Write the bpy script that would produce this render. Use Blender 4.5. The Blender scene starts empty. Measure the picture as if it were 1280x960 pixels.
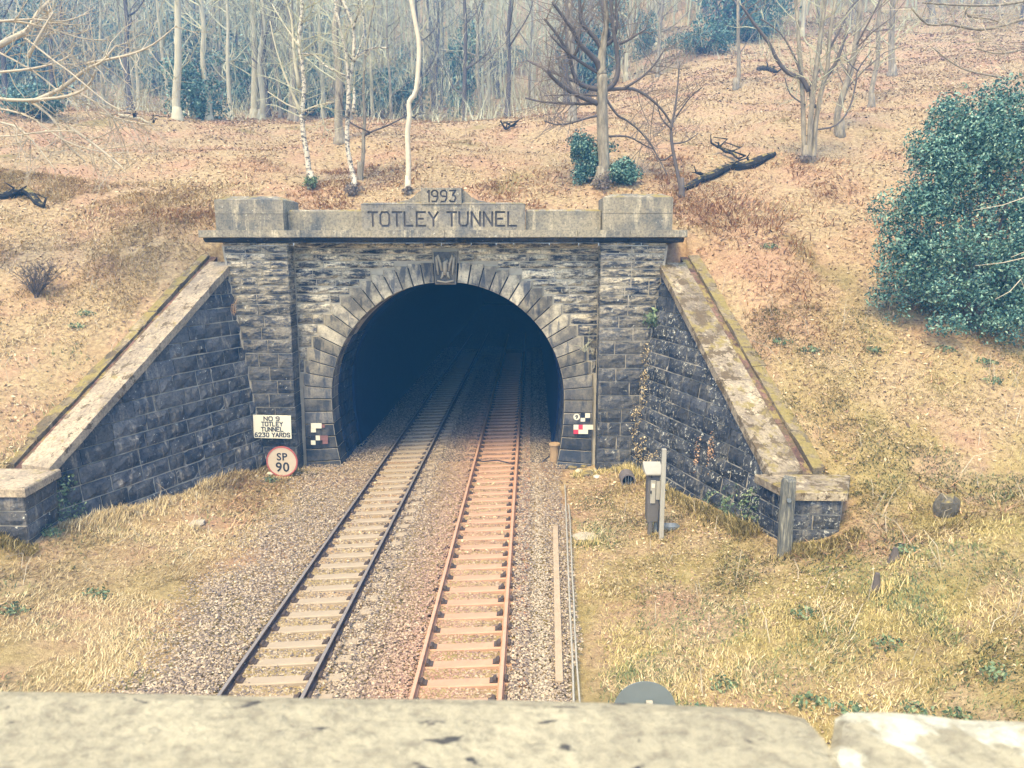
import bpy, bmesh, math, random
import numpy as np
from mathutils import Vector, Matrix
R = math.radians
random.seed(7); rng = np.random.default_rng(7)
S = bpy.context.scene
COL = S.collection

# ------------------------------------------------------------------ camera, light, exposure
CAMZ, YAW, PITCH, FPX = 7.5, 1.4, 9.8, 980.0
cam_d = bpy.data.cameras.new('camera'); cam = bpy.data.objects.new('camera', cam_d); COL.objects.link(cam)
cam.location = (0, 0, CAMZ); cam.rotation_euler = (R(90 - PITCH), 0, R(YAW))
cam_d.sensor_width = 36; cam_d.lens = FPX / 1280 * 36; cam_d.clip_start = 0.05; cam_d.clip_end = 1000
cam_d.dof.use_dof = True; cam_d.dof.focus_distance = 26; cam_d.dof.aperture_fstop = 9.0
S.camera = cam
SUN_EL, SUN_AZ = 60, 205          # azimuth clockwise from +Y (the view direction): behind the camera, slightly left
w = bpy.data.worlds.new('World'); S.world = w; w.use_nodes = True
nt = w.node_tree; bg = nt.nodes['Background']
sky = nt.nodes.new('ShaderNodeTexSky'); sky.sky_type = 'NISHITA'; sky.sun_disc = False
sky.sun_elevation = R(SUN_EL); sky.sun_rotation = R(SUN_AZ); sky.air_density = 1.0; sky.dust_density = 2.0
nt.links.new(sky.outputs[0], bg.inputs[0]); bg.inputs[1].default_value = 0.15
sd = bpy.data.lights.new('sun', 'SUN'); so = bpy.data.objects.new('sun', sd); COL.objects.link(so)
sd.energy = 1.5; sd.angle = R(18); sd.color = (1.0, 0.78, 0.34)
so.rotation_euler = (R(90 - SUN_EL), 0, R(180 - SUN_AZ) )
so.location = (-10, -10, 40)
S.view_settings.view_transform = 'Standard'; S.view_settings.look = 'None'
S.view_settings.exposure = 2.05; S.view_settings.gamma = 1
S.render.engine = 'CYCLES'
S.cycles.use_denoising = True
S.cycles.max_bounces = 5; S.cycles.diffuse_bounces = 3; S.cycles.volume_bounces = 0

# ------------------------------------------------------------------ picture <-> place
_y, _p = R(YAW), R(PITCH)
FW = np.array([-math.sin(_y) * math.cos(_p), math.cos(_y) * math.cos(_p), -math.sin(_p)])
RT = np.array([math.cos(_y), math.sin(_y), 0.0]); UP = np.cross(RT, FW)
C0 = np.array([0, 0, CAMZ])
def ray(px, py): return FW + RT * ((px - 640) / FPX) + UP * ((480 - py) / FPX)
def at_Y(px, py, Y): d = ray(px, py); return C0 + d * (Y / d[1])
def at_Z(px, py, Z): d = ray(px, py); return C0 + d * ((Z - CAMZ) / d[2])
def at_D(px, py, D): return C0 + ray(px, py) * D

# ------------------------------------------------------------------ noise
class VN:
    def __init__(s, seed, n=128): s.n = n; s.t = np.random.default_rng(seed).random((n, n)) * 2 - 1
    def __call__(s, x, y):
        x = np.asarray(x, float); y = np.asarray(y, float)
        xi = np.floor(x).astype(int); yi = np.floor(y).astype(int); fx = x - xi; fy = y - yi
        fx = fx * fx * (3 - 2 * fx); fy = fy * fy * (3 - 2 * fy); n = s.n; t = s.t
        a = t[xi % n, yi % n]; b = t[(xi + 1) % n, yi % n]; c = t[xi % n, (yi + 1) % n]; d = t[(xi + 1) % n, (yi + 1) % n]
        return (a * (1 - fx) + b * fx) * (1 - fy) + (c * (1 - fx) + d * fx) * fy
N1, N2, N3 = VN(1), VN(2), VN(3)
def sstep(a, b, x): t = np.clip((np.asarray(x, float) - a) / (b - a), 0, 1); return t * t * (3 - 2 * t)

# ------------------------------------------------------------------ layout constants
XC = -2.92
YW, YP = 27.0, 26.3               # arch wall face, pier face
PH = 5.2                           # half width between the piers
WING = {}                          # side -> base start, end
for sd_, he in ((-1, 8.95), (1, 8.6)):
    a = np.array([XC + sd_ * 6.30, YP + 0.05, 0.0]); b = np.array([XC + sd_ * he, 18.6, 0.0])
    L = np.linalg.norm(b - a); d = (b - a) / L; o = np.array([-d[1], d[0], 0.0]) * 1.0
    if o[0] * sd_ < 0: o = -o
    WING[sd_] = (a, d, o, L)
LEAN = 0.14
def wing_top(s, L): return 7.05 - 5.05 * s / L
def wing_hw(sgn, Y):              # half width of the wing face foot at depth Y
    a, d, o, L = WING[sgn]
    return abs(a[0] - XC) + (a[1] - Y) / abs(d[1]) * abs(d[0])

KN_Y = np.array([-30, 8, 14, 17.5, 18.7, 26.6, 28.3, 32, 40, 50, 62, 78, 95, 140, 200.])
KN_ZR = np.array([2.2, 1.5, 1.6, 1.9, 2.1, 6.95, 8.1, 9.9, 12.9, 16.3, 20.4, 25.8, 32., 66., 112.])
KN_ZL = np.array([2.2, 1.5, 1.6, 1.9, 2.1, 6.95, 8.1, 9.9, 12.6, 15.2, 17.0, 19.6, 24., 60., 112.])
def hill(X, Y):
    zr = np.interp(Y, KN_Y, KN_ZR); zl = np.interp(Y, KN_Y, KN_ZL)
    t = sstep(-6, 16, X)
    z = zl * (1 - t) + zr * t
    z = z + np.clip(np.abs(X - XC) - 12, 0, 40) * 0.06 * sstep(17, 22, Y)
    amp = 0.10 + 0.35 * sstep(26, 40, Y)
    amp = amp * sstep(0.3, 2.0, np.abs(Y - 27.5) + np.clip(np.abs(X - XC) - 7, 0, 9))
    return z + amp * N1(X * .22, Y * .22) + 0.07 * N2(X * .9, Y * .9)
def low(X, Y):
    hw = np.abs(X - XC); st = np.where(X < XC, 4.5, 4.1)
    t = np.clip((hw - st) / 8.6, 0, 3)
    return -0.2 + 2.05 * t ** 1.5 * np.where(t > 1, np.maximum(t, .01) ** -0.7, 1) + sstep(0.02, 0.2, t) * (0.10 * N1(X * .5 + 9, Y * .5) + 0.06 * N2(X * 1.3, Y * 1.3))
def terrain(X, Y):
    X = np.asarray(X, float); Y = np.asarray(Y, float)
    sg = np.where(X < XC, -1, 1); hw = np.abs(X - XC)
    edge = np.where(sg < 0, wing_hw(-1, Y), wing_hw(1, Y)) + 1.32 + LEAN * np.clip(7.05 - 5.05 * (26.35 - Y) / 7.75, 0, 7)
    inside = (Y < 28.0) & (hw < edge)
    lo = low(X, Y); hi = hill(X, Y) - .34 * (1 - sstep(edge + .2, edge + 1.6, hw)) * (Y < 28.0)
    e2 = np.where(sg < 0, 10.2, 9.85)
    b = sstep(15.5, 18.6, Y) * sstep(e2 - 0.3, e2 + 1.6, hw)
    b = np.where(Y >= 18.2, np.where(inside, 0.0, 1.0), b)
    b = np.where((Y >= 18.2) & (Y < 18.6) & ~inside, sstep(e2 - .3, e2 + .2, hw), b)
    return lo * (1 - b) + hi * b
def tz(x, y): return float(terrain(x, y))
def ground_hit(px, py, y0=9, y1=150):
    ys = np.arange(y0, y1, .05); d = ray(px, py)
    P = C0[None] + d[None] * (ys / d[1])[:, None]
    below = P[:, 2] < terrain(P[:, 0], P[:, 1])
    k = int(np.argmax(below)) if below.any() else len(ys) - 1
    p = P[k]; return np.array([p[0], p[1], tz(p[0], p[1])])

# ------------------------------------------------------------------ object helpers
def tag(o, label=None, cat=None, group=None, kind=None):
    if label: o['label'] = label
    if cat: o['category'] = cat
    if group: o['group'] = group
    if kind: o['kind'] = kind
    return o
def wloc(o):
    v = Vector((0, 0, 0))
    while o: v = v + o.location; o = o.parent
    return v
def empty(name, loc, label, cat, group=None):
    o = bpy.data.objects.new(name, None); o.empty_display_size = .2; o.location = loc; COL.objects.link(o)
    return tag(o, label, cat, group)
def link_mesh(me, name, mat, parent=None, loc=None):
    o = bpy.data.objects.new(name, me); COL.objects.link(o)
    if mat is not None:
        me.materials.clear()
        for m in (mat if isinstance(mat, (list, tuple)) else [mat]): me.materials.append(m)
    if parent: o.parent = parent
    if loc is not None:
        o.location = Vector(loc) - (wloc(parent) if parent else Vector((0, 0, 0)))
    return o
def build(name, V, F, mat, parent=None, smooth=False, base=False):
    """one mesh object; world-space vertices, origin at their centre (or at the base)"""
    V = np.asarray(V, float); c = (V.min(0) + V.max(0)) / 2
    if base: c[2] = V[:, 2].min()
    me = bpy.data.meshes.new(name); me.from_pydata((V - c).tolist(), [], F)
    if smooth: me.polygons.foreach_set('use_smooth', [True] * len(me.polygons))
    me.update(); return link_mesh(me, name, mat, parent, c)
def build_np(name, V, F, mat, parent=None, smooth=False):
    """fast path: F is an (n,3) or (n,4) array"""
    me = bpy.data.meshes.new(name); n, k = F.shape
    me.vertices.add(len(V)); me.vertices.foreach_set('co', np.ascontiguousarray(V, np.float32).ravel())
    me.loops.add(n * k); me.loops.foreach_set('vertex_index', np.ascontiguousarray(F, np.int32).ravel())
    me.polygons.add(n); me.polygons.foreach_set('loop_start', np.arange(0, n * k, k, dtype=np.int32))
    me.polygons.foreach_set('loop_total', np.full(n, k, np.int32))
    if smooth: me.polygons.foreach_set('use_smooth', np.ones(n, bool))
    me.update(calc_edges=True)
    return link_mesh(me, name, mat, parent, (0, 0, 0))
class MB:
    def __init__(s): s.V = []; s.F = []
    def add(s, V, F): n = len(s.V); s.V += [tuple(v) for v in V]; s.F += [[i + n for i in f] for f in F]; return s
    def box(s, a, b):
        (x0, y0, z0), (x1, y1, z1) = a, b
        return s.add([(x0, y0, z0), (x1, y0, z0), (x1, y1, z0), (x0, y1, z0), (x0, y0, z1), (x1, y0, z1), (x1, y1, z1), (x0, y1, z1)],
                     [[0, 3, 2, 1], [4, 5, 6, 7], [0, 1, 5, 4], [1, 2, 6, 5], [2, 3, 7, 6], [3, 0, 4, 7]])
    def bbox(s, c, sz, bev=.01, rot=None):   # chamfered box
        hx, hy, hz = [q / 2 for q in sz]; V = []
        bm = bmesh.new(); bmesh.ops.create_cube(bm, size=1)
        bmesh.ops.scale(bm, vec=sz, verts=bm.verts); bmesh.ops.bevel(bm, geom=bm.edges[:], offset=bev, segments=1, affect='EDGES')
        if rot is not None: bmesh.ops.transform(bm, matrix=rot.to_4x4(), verts=bm.verts)
        bm.verts.index_update(); V = [(v.co.x + c[0], v.co.y + c[1], v.co.z + c[2]) for v in bm.verts]
        F = [[v.index for v in f.verts] for f in bm.faces]; bm.free(); return s.add(V, F)
    def tube(s, pts, radii, n=6, cap=True):
        P = [np.asarray(p, float) for p in pts]; V = []; F = []
        for i, p in enumerate(P):
            t = P[min(i + 1, len(P) - 1)] - P[max(i - 1, 0)]; t = t / (np.linalg.norm(t) + 1e-9)
            ref = np.array([0, 0, 1.]) if abs(t[2]) < .9 else np.array([1., 0, 0])
            if i == 0: u = np.cross(t, ref)
            else: u = u - t * u.dot(t)
            u = u / (np.linalg.norm(u) + 1e-9); v = np.cross(t, u)
            r = radii[i] if hasattr(radii, '__len__') else radii
            for k in range(n):
                a = 2 * math.pi * k / n; V.append(p + r * (u * math.cos(a) + v * math.sin(a)))
        for i in range(len(P) - 1):
            for k in range(n):
                k2 = (k + 1) % n; F.append([i * n + k, i * n + k2, (i + 1) * n + k2, (i + 1) * n + k])
        if cap: F.append(list(range(n))[::-1]); F.append([(len(P) - 1) * n + k for k in range(n)])
        return s.add(V, F)
    def prism(s, poly, y0, y1, axis='y'):    # polygon in (x,z) pushed along y  (axis 'x': polygon in (y,z) along x)
        n = len(poly); mk = (lambda p, d: (p[0], d, p[1])) if axis == 'y' else (lambda p, d: (d, p[0], p[1]))
        V = [mk(p, y0) for p in poly] + [mk(p, y1) for p in poly]
        F = [list(range(n)), [n + k for k in range(n)][::-1]] + [[k, n + k, n + (k + 1) % n, (k + 1) % n] for k in range(n)]
        return s.add(V, F)
    def obj(s, name, mat, parent=None, smooth=False, base=False): 
        o = build(name, s.V, s.F, mat, parent, smooth, base)
        bm = bmesh.new(); bm.from_mesh(o.data); bmesh.ops.recalc_face_normals(bm, faces=bm.faces); bm.to_mesh(o.data); bm.free()
        return o
def copy_tree(o, parent=None):
    c = o.copy(); COL.objects.link(c)
    if parent: c.parent = parent
    for ch in list(o.children): copy_tree(ch, c)
    return c

# ------------------------------------------------------------------ materials
class Mat:
    def __init__(s, name, rough=.9, spec=.2):
        s.m = bpy.data.materials.new(name); s.m.use_nodes = True; s.nt = s.m.node_tree; s.b = s.nt.nodes['Principled BSDF']
        s.b.inputs['Roughness'].default_value = rough; s.b.inputs['Specular IOR Level'].default_value = spec
    def n(s, t, **kw):
        x = s.nt.nodes.new(t)
        for k, v in kw.items(): setattr(x, k, v)
        return x
    def L(s, a, b): s.nt.links.new(a, b)
    def pos(s, scale=(1, 1, 1)):
        g = s.n('ShaderNodeNewGeometry'); m = s.n('ShaderNodeMapping'); m.inputs['Scale'].default_value = scale
        s.L(g.outputs['Position'], m.inputs['Vector']); return m.outputs[0]
    def objpos(s, scale=(1, 1, 1)):
        g = s.n('ShaderNodeTexCoord'); m = s.n('ShaderNodeMapping'); m.inputs['Scale'].default_value = scale
        s.L(g.outputs['Object'], m.inputs['Vector']); return m.outputs[0]
    def noise(s, vec, scale, detail=5, rough=.6, dist=0):
        x = s.n('ShaderNodeTexNoise'); s.L(vec, x.inputs['Vector']); x.inputs['Scale'].default_value = scale
        x.inputs['Detail'].default_value = detail; x.inputs['Roughness'].default_value = rough; x.inputs['Distortion'].default_value = dist
        return x.outputs['Fac']
    def ramp(s, f, stops, mode='LINEAR'):
        x = s.n('ShaderNodeValToRGB'); e = x.color_ramp.elements; x.color_ramp.interpolation = mode
        while len(e) < len(stops): e.new(.5)
        for k, (p, c) in enumerate(stops):
            e[k].position = p; e[k].color = tuple(c) + (1,) if hasattr(c, '__len__') else (c, c, c, 1)
        s.L(f, x.inputs[0]); return x.outputs[0]
    def mix(s, f, a, b, mode='MIX'):
        x = s.n('ShaderNodeMix', data_type='RGBA', blend_type=mode)
        for v, i in ((f, 0), (a, 6), (b, 7)):
            if hasattr(v, 'links') or hasattr(v, 'is_linked'): s.L(v, x.inputs[i])
            elif hasattr(v, '__len__'): x.inputs[i].default_value = tuple(v) + (1,)
            else: x.inputs[i].default_value = v if i == 0 else (v, v, v, 1)
        return x.outputs[2]
    def math(s, op, a, b=0.0):
        x = s.n('ShaderNodeMath', operation=op)
        for v, i in ((a, 0), (b, 1)):
            if hasattr(v, 'links') or hasattr(v, 'is_linked'): s.L(v, x.inputs[i])
            else: x.inputs[i].default_value = v
        return x.outputs[0]
    def rnd(s): return s.n('ShaderNodeObjectInfo').outputs['Random']
    def island(s): return s.n('ShaderNodeNewGeometry').outputs['Random Per Island']
    def up(s):
        g = s.n('ShaderNodeNewGeometry'); x = s.n('ShaderNodeSeparateXYZ'); s.L(g.outputs['Normal'], x.inputs[0]); return x.outputs[2]
    def axis(s, k):
        g = s.n('ShaderNodeNewGeometry'); x = s.n('ShaderNodeSeparateXYZ'); s.L(g.outputs['Position'], x.inputs[0]); return x.outputs[k]
    def bump(s, h, strength=.5, dist=.02):
        x = s.n('ShaderNodeBump'); x.inputs['Strength'].default_value = strength; x.inputs['Distance'].default_value = dist
        s.L(h, x.inputs['Height']); s.L(x.outputs[0], s.b.inputs['Normal'])
    def color(s, c):
        if hasattr(c, 'is_linked'): s.L(c, s.b.inputs['Base Color'])
        else: s.b.inputs['Base Color'].default_value = tuple(c) + (1,)
        return s.m

def stone_mat(name, dark, mid, light, cov=.5, lichen=0.0, moss=0.0, bumpd=.02, varied=.35, height=None, crust=0):
    m = Mat(name, .92, .15); p = m.pos()
    a = m.noise(p, .9, 8, .65); c = m.mix(m.ramp(a, [(cov - .12, 0), (cov + .12, 1)]), dark, mid)
    st = m.noise(m.pos((3.2, 3.2, .55)), 1.3, 6, .7)
    f = m.ramp(st, [(.54, 0), (.70, 1)])
    if height:                                   # weathered pale upper courses: (z0, z1, amount)
        h = m.ramp(m.math('DIVIDE', m.math('SUBTRACT', m.axis(2), height[0]), height[1] - height[0]), [(0, .08), (.5, .5), (1, 1)])
        f2 = m.ramp(m.noise(m.pos((1, 1, 4)), 1.6, 8, .75), [(.44, 0), (.56, 1)])
        f = m.math('MAXIMUM', m.math('MULTIPLY', f, .5), m.math('MULTIPLY', f2, h))
    c = m.mix(f, c, light)
    r = m.rnd(); v = m.ramp(r, [(0, 1 - varied), (1, 1 + varied * .6)]); c = m.mix(1.0, c, v, 'MULTIPLY')
    sp = m.noise(p, 14, 4, .7); c = m.mix(m.math('MULTIPLY', m.ramp(sp, [(.35, 1), (.55, 0)]), .55), c, tuple(q * .35 for q in dark))
    if lichen:
        l1 = m.noise(p, 9, 5, .75); l2 = m.noise(p, .8, 3)
        thr = .655 - lichen * .05
        lf = m.math('MULTIPLY', m.ramp(l1, [(thr, 0), (thr + .035, 1)]), m.ramp(l2, [(.38, 0), (.56, 1)]))
        c = m.mix(lf, c, (.62, .60, .47))
    if crust:
        cf = m.ramp(m.noise(p, 2.6, 7, .72, .3), [(.60 - crust * .1, 0), (.625 - crust * .1, 1)]); c = m.mix(cf, c, m.mix(m.noise(p, 16, 3), (.06, .045, .03), (.20, .145, .075)))
    if moss:
        mf = m.math('MULTIPLY', m.ramp(m.up(), [(.45, 0), (.75, 1)]), m.ramp(m.noise(p, 2.2, 6, .7), [(.62 - moss * .3, 0), (.70 - moss * .3, 1)]))
        mc = m.mix(m.noise(p, 12, 3), (.12, .10, .035), (.38, .29, .10)); c = m.mix(mf, c, mc)
    m.bump(m.math('ADD', m.noise(p, 22, 6, .7), m.math('MULTIPLY', m.noise(p, 5, 5, .6), 1.6)), .8, bumpd)
    return m.color(c)
DK = (.036, .042, .054)
M_pier = stone_mat('pier_sandstone', (.030, .038, .054), (.105, .104, .10), (.64, .54, .35), .50, .6, height=(3.0, 8.2))
M_wall = stone_mat('arch_wall_sandstone', (.030, .038, .054), (.14, .13, .112), (.80, .68, .44), .50, .7, height=(2.4, 6.6))
def voussoir_mat():
    m = Mat('voussoir_sandstone', .9, .15); p = m.pos()
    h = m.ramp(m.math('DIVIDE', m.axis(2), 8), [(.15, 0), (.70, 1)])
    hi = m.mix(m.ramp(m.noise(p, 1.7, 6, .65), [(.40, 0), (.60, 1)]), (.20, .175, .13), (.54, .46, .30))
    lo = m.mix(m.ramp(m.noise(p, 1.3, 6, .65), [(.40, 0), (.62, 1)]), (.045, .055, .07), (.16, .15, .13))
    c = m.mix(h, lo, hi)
    st = m.noise(m.pos((3, 3, .7)), 1.1, 5, .6); c = m.mix(m.math('MULTIPLY', m.ramp(st, [(.52, 0), (.60, 1)]), .75), c, (.045, .055, .072))
    r = m.ramp(m.rnd(), [(0, .62), (1, 1.3)]); c = m.mix(1.0, c, r, 'MULTIPLY')
    c = m.mix(m.math('MULTIPLY', m.ramp(m.noise(p, 18, 5, .7), [(.34, 1), (.52, 0)]), .4), c, (.03, .03, .035))
    m.bump(m.noise(p, 26, 6, .7), .6, .01); return m.color(c)
M_vous = voussoir_mat()
M_wingl = stone_mat('sooty_wing_stone', DK, (.145, .140, .130), (.36, .31, .23), .46, .5)
M_wingr = stone_mat('lichened_wing_stone', (.028, .034, .046), (.088, .090, .092), (.26, .23, .17), .48, 1.6)
M_cop = stone_mat('coping_sandstone', (.22, .18, .13), (.44, .35, .23), (.58, .47, .29), .45, 0, .1, .01, .18, crust=.25)
M_copr = stone_mat('mossy_coping_sandstone', (.20, .16, .11), (.42, .34, .22), (.60, .50, .32), .5, 0, .3, .01, .18, crust=.85)
M_para = stone_mat('parapet_sandstone', (.12, .125, .12), (.36, .31, .21), (.62, .53, .35), .44, .5, .4, .008, .15)
M_panel = stone_mat('panel_sandstone', (.13, .13, .125), (.30, .26, .18), (.52, .44, .28), .47, .4, .3, .006, .1)
M_kerb = stone_mat('moss_kerb_stone', (.14, .11, .07), (.32, .25, .14), (.44, .36, .21), .5, 0, .55, .03, .3, crust=.6)
M_bridge = stone_mat('bridge_coping_stone', (.33, .29, .21), (.45, .40, .28), (.58, .52, .36), .45, 0, 0, .006, .1)
def plain(name, c, rough=.85, spec=.2, var=.3, scale=3, bumpd=.004, metal=0, isl=0):
    m = Mat(name, rough, spec); p = m.objpos()
    f = m.noise(p, scale, 6, .65)
    col = m.mix(f, tuple(q * (1 - var) for q in c), tuple(min(1, q * (1 + var)) for q in c))
    if isl: col = m.mix(1.0, col, m.ramp(m.island(), [(0, 1 - isl), (1, 1 + isl)]), 'MULTIPLY')
    if metal: m.b.inputs['Metallic'].default_value = metal
    if bumpd: m.bump(m.noise(p, scale * 7, 5, .7), .6, bumpd)
    return m.color(col)
M_jbed = plain('black_joint', (.018, .022, .030))
M_arris = plain('weathered_arris', (.36, .31, .21), scale=3, var=.7)
M_emb = plain('carved_stone', (.34, .29, .20), scale=4, var=.5)
M_mortar = plain('lime_mortar', (.40, .35, .25), scale=2, var=.5)
M_mortd = plain('dark_mortar', (.055, .06, .075), scale=2, var=.5)
M_mortr = plain('stained_mortar', (.37, .325, .24), scale=2, var=.65)
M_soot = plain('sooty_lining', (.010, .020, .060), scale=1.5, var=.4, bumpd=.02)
M_clay = stone_mat('clay_gutter', (.10, .06, .045), (.26, .15, .105), (.32, .20, .14), .5, 0, .35, .01, .35, crust=.7)
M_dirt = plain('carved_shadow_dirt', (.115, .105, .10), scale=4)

M_jambd = stone_mat('sooty_shade_moulding', (.03, .036, .052), (.075, .075, .078), (.20, .18, .14), .5, .1)  # soot, with the shadow band under the cornice painted into the dark colour
# rock faced block: margins at the joint plane, the middle broken and proud
def rock_block(name, o, U, V, N, w, h, depth, rough, mat, parent, gap=.017, nu=4, nv=3):
    nu = 3 if w < .5 else (5 if w > 1.2 else nu)
    us = np.linspace(gap, w - gap, nu + 1); vs = np.linspace(gap, h - gap, nv + 1)
    P = []; off = random.uniform(-.3, .3) * rough
    for j, v in enumerate(vs):
        for i, u in enumerate(us):
            e = i in (0, nu) or j in (0, nv)
            q = (random.uniform(-.35, .1) * rough) if e else random.uniform(.3, 1.2) * rough
            uu = u + (0 if i in (0, nu) else random.uniform(-.22, .22) * w / nu); vv = v + (0 if j in (0, nv) else random.uniform(-.22, .22) * h / nv)
            if e: uu += random.uniform(-.4, .4) * gap; vv += random.uniform(-.4, .4) * gap
            P.append(o + U * uu + V * vv + N * (q + off))
    F = []; W = nu + 1
    for j in range(nv):
        for i in range(nu): F.append([j * W + i, j * W + i + 1, (j + 1) * W + i + 1, (j + 1) * W + i])
    ring = [i for i in range(W)] + [j * W + nu for j in range(1, nv + 1)] + [nv * W + i for i in range(nu - 1, -1, -1)] + [j * W for j in range(nv - 1, 0, -1)]
    b = len(P)
    for r in ring:
        p = P[r]; P.append(p - N * (depth + (p - o).dot(N)))
    n = len(ring)
    for k in range(n): F.append([ring[k], b + k, b + (k + 1) % n, ring[(k + 1) % n]])
    if np.cross(U, V).dot(N) < 0: F = [f[::-1] for f in F]
    return build(name, P, F, mat, parent)
def poly_block(name, poly, fmap, N, depth, bev, mat, parent, proud=0.0, rough=0.0, gap=.008, arris=None):
    """polygon block with chamfered arrises; poly = list of 2d, fmap maps 2d to world on the joint plane"""
    c = np.mean(poly, 0); n = len(poly); P = []
    def inset(q, d): 
        v = q - c; l = np.linalg.norm(v); return q - v * (d / max(l, 1e-6))
    A = [inset(np.array(q), gap) for q in poly]; B = [inset(np.array(q), gap + bev) for q in poly]
    P = [fmap(q) - N * depth for q in A] + [fmap(q) + N * (proud - bev) for q in A] + [fmap(q) + N * (proud + random.uniform(-.3, .5) * rough) for q in B] + [fmap(c) + N * (proud + rough * random.uniform(.6, 1.3))]
    F = []
    for k in range(n):
        k2 = (k + 1) % n
        F += [[k, k2, n + k2, n + k], [n + k, n + k2, 2 * n + k2, 2 * n + k], [2 * n + k, 2 * n + k2, 3 * n]]
    o = build(name, P, F, mat, parent)
    if arris:
        o.data.materials.append(arris)
        for k in range(n): o.data.polygons[k * 3 + 1].material_index = 1
    bm = bmesh.new(); bm.from_mesh(o.data); bmesh.ops.recalc_face_normals(bm, faces=bm.faces)
    cc = Vector((0, 0, 0)); ff = [f for f in bm.faces if len(f.verts) == 3]
    if ff and ff[0].normal.dot(Vector(N)) < 0: bmesh.ops.reverse_faces(bm, faces=bm.faces)
    bm.to_mesh(o.data); bm.free()
    return o
def clip_poly(poly, a, b, c):   # keep a*x+b*y<=c
    out = []
    for i in range(len(poly)):
        p, q = poly[i], poly[(i + 1) % len(poly)]; fp = a * p[0] + b * p[1] - c; fq = a * q[0] + b * q[1] - c
        if fp <= 0: out.append(p)
        if (fp < 0) != (fq < 0) and abs(fp - fq) > 1e-9: t = fp / (fp - fq); out.append((p[0] + t * (q[0] - p[0]), p[1] + t * (q[1] - p[1])))
    return out
def splits(w, lo, hi):
    xs = [0.0]
    while xs[-1] < w: xs.append(xs[-1] + random.uniform(lo, hi))
    if w - xs[-2] < lo * .6 and len(xs) > 2: xs.pop(-2)
    xs[-1] = w; return xs
EX, EY, EZ = np.array([1., 0, 0]), np.array([0, 1., 0]), np.array([0, 0, 1.])

# ------------------------------------------------------------------ ground
def ground_mat():
    m = Mat('leafy_ground', .95, .1); p = m.pos()
    a = m.noise(p, 7, 9, .75); leaf = m.ramp(a, [(.30, (.12, .085, .06)), (.45, (.37, .265, .14)), (.58, (.54, .395, .205)), (.75, (.66, .52, .30))])
    pk = m.noise(p, .35, 4); leaf = m.mix(m.math('MULTIPLY', m.ramp(pk, [(.45, 0), (.65, 1)]), .55), leaf, (.46, .25, .155))
    g = m.ramp(m.noise(p, 4, 8, .75), [(.3, (.12, .105, .04)), (.5, (.38, .29, .10)), (.72, (.56, .45, .21))])
    gf = m.ramp(m.noise(p, .5, 5, .65), [(.42, 0), (.56, 1)])
    far = m.ramp(m.math('DIVIDE', m.axis(1), 40), [(.42, 1), (.66, 0)])
    side = m.ramp(m.math('DIVIDE', m.math('ADD', m.axis(0), 10), 40), [(.10, .55), (.45, 1)])
    c = m.mix(m.math('MULTIPLY', m.math('MULTIPLY', gf, far), side), leaf, g)
    mf = m.ramp(m.noise(p, .23, 4), [(.60, 0), (.68, 1)]); c = m.mix(m.math('MULTIPLY', mf, .6), c, (.20, .17, .05))
    m.bump(m.math('ADD', m.noise(p, 9, 8, .75), m.noise(p, 30, 4, .7)), 1.0, .05)
    return m.color(c)
M_ground = ground_mat()
def ballast_mat():
    m = Mat('ballast_stone', .9, .2)
    c = m.ramp(m.island(), [(0, (.095, .08, .075)), (.3, (.21, .165, .125)), (.6, (.33, .255, .175)), (.85, (.44, .345, .225)), (1, (.54, .45, .30))])
    x = m.axis(0)
    ruddy = m.math('SUBTRACT', 1.0, m.math('MINIMUM', 1.0, m.math('ABSOLUTE', m.math('DIVIDE', m.math('ADD', x, 1.75), 1.5))))  # ballast turns redder towards the middle of the right track
    c = m.mix(m.math('MULTIPLY', ruddy, .5), c, (.50, .25, .155)); 
    pale = m.math('SUBTRACT', 1.0, m.math('MINIMUM', 1.0, m.math('ABSOLUTE', m.math('DIVIDE', m.math('SUBTRACT', x, .22), .22))))
    c = m.mix(m.math('MULTIPLY', pale, .38), c, (.56, .46, .31))
    return m.color(c)
M_bal = ballast_mat()
def bed_mat():
    m = Mat('ballast_bed', .95, .1); p = m.pos()
    v = m.n('ShaderNodeTexVoronoi'); m.L(p, v.inputs['Vector']); v.inputs['Scale'].default_value = 17
    c = m.mix(m.ramp(v.outputs['Distance'], [(.25, 1), (.6, 0)]), (.10, .082, .07), (.34, .28, .20)); m.bump(v.outputs['Distance'], 1, -.03)
    return m.color(c)
M_bed = bed_mat()

xs = np.concatenate([np.arange(-110, -40, 3.), np.arange(-40, -19, 1.), np.arange(-19, 15, .22), np.arange(15, 40, 1.), np.arange(40, 113, 3.)])
ys = np.concatenate([np.arange(-30, 8, 2.), np.arange(8, 36, .22), np.arange(36, 70, .8), np.arange(70, 202, 3.)])
GX, GY = np.meshgrid(xs, ys); GZ = terrain(GX, GY)
nx, ny = len(xs), len(ys); ii = np.arange((ny - 1) * nx).reshape(ny - 1, nx)[:, :-1]
F = np.stack([ii, ii + 1, ii + nx + 1, ii + nx], -1).reshape(-1, 4)
V = np.stack([GX, GY, GZ], -1).reshape(-1, 3)
fz = V[F][:, :, 2]; fy = V[F][:, :, 1].mean(1); fx = np.abs(V[F][:, :, 0].mean(1) - XC)
keep = ~(((fz.max(1) - fz.min(1)) > 1.5) & (fy > 27.3) & (fy < 30) & (fx < 7.0)); F = F[keep]
tag(build_np('ground', V, F, M_ground, smooth=True), kind='structure')
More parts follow.
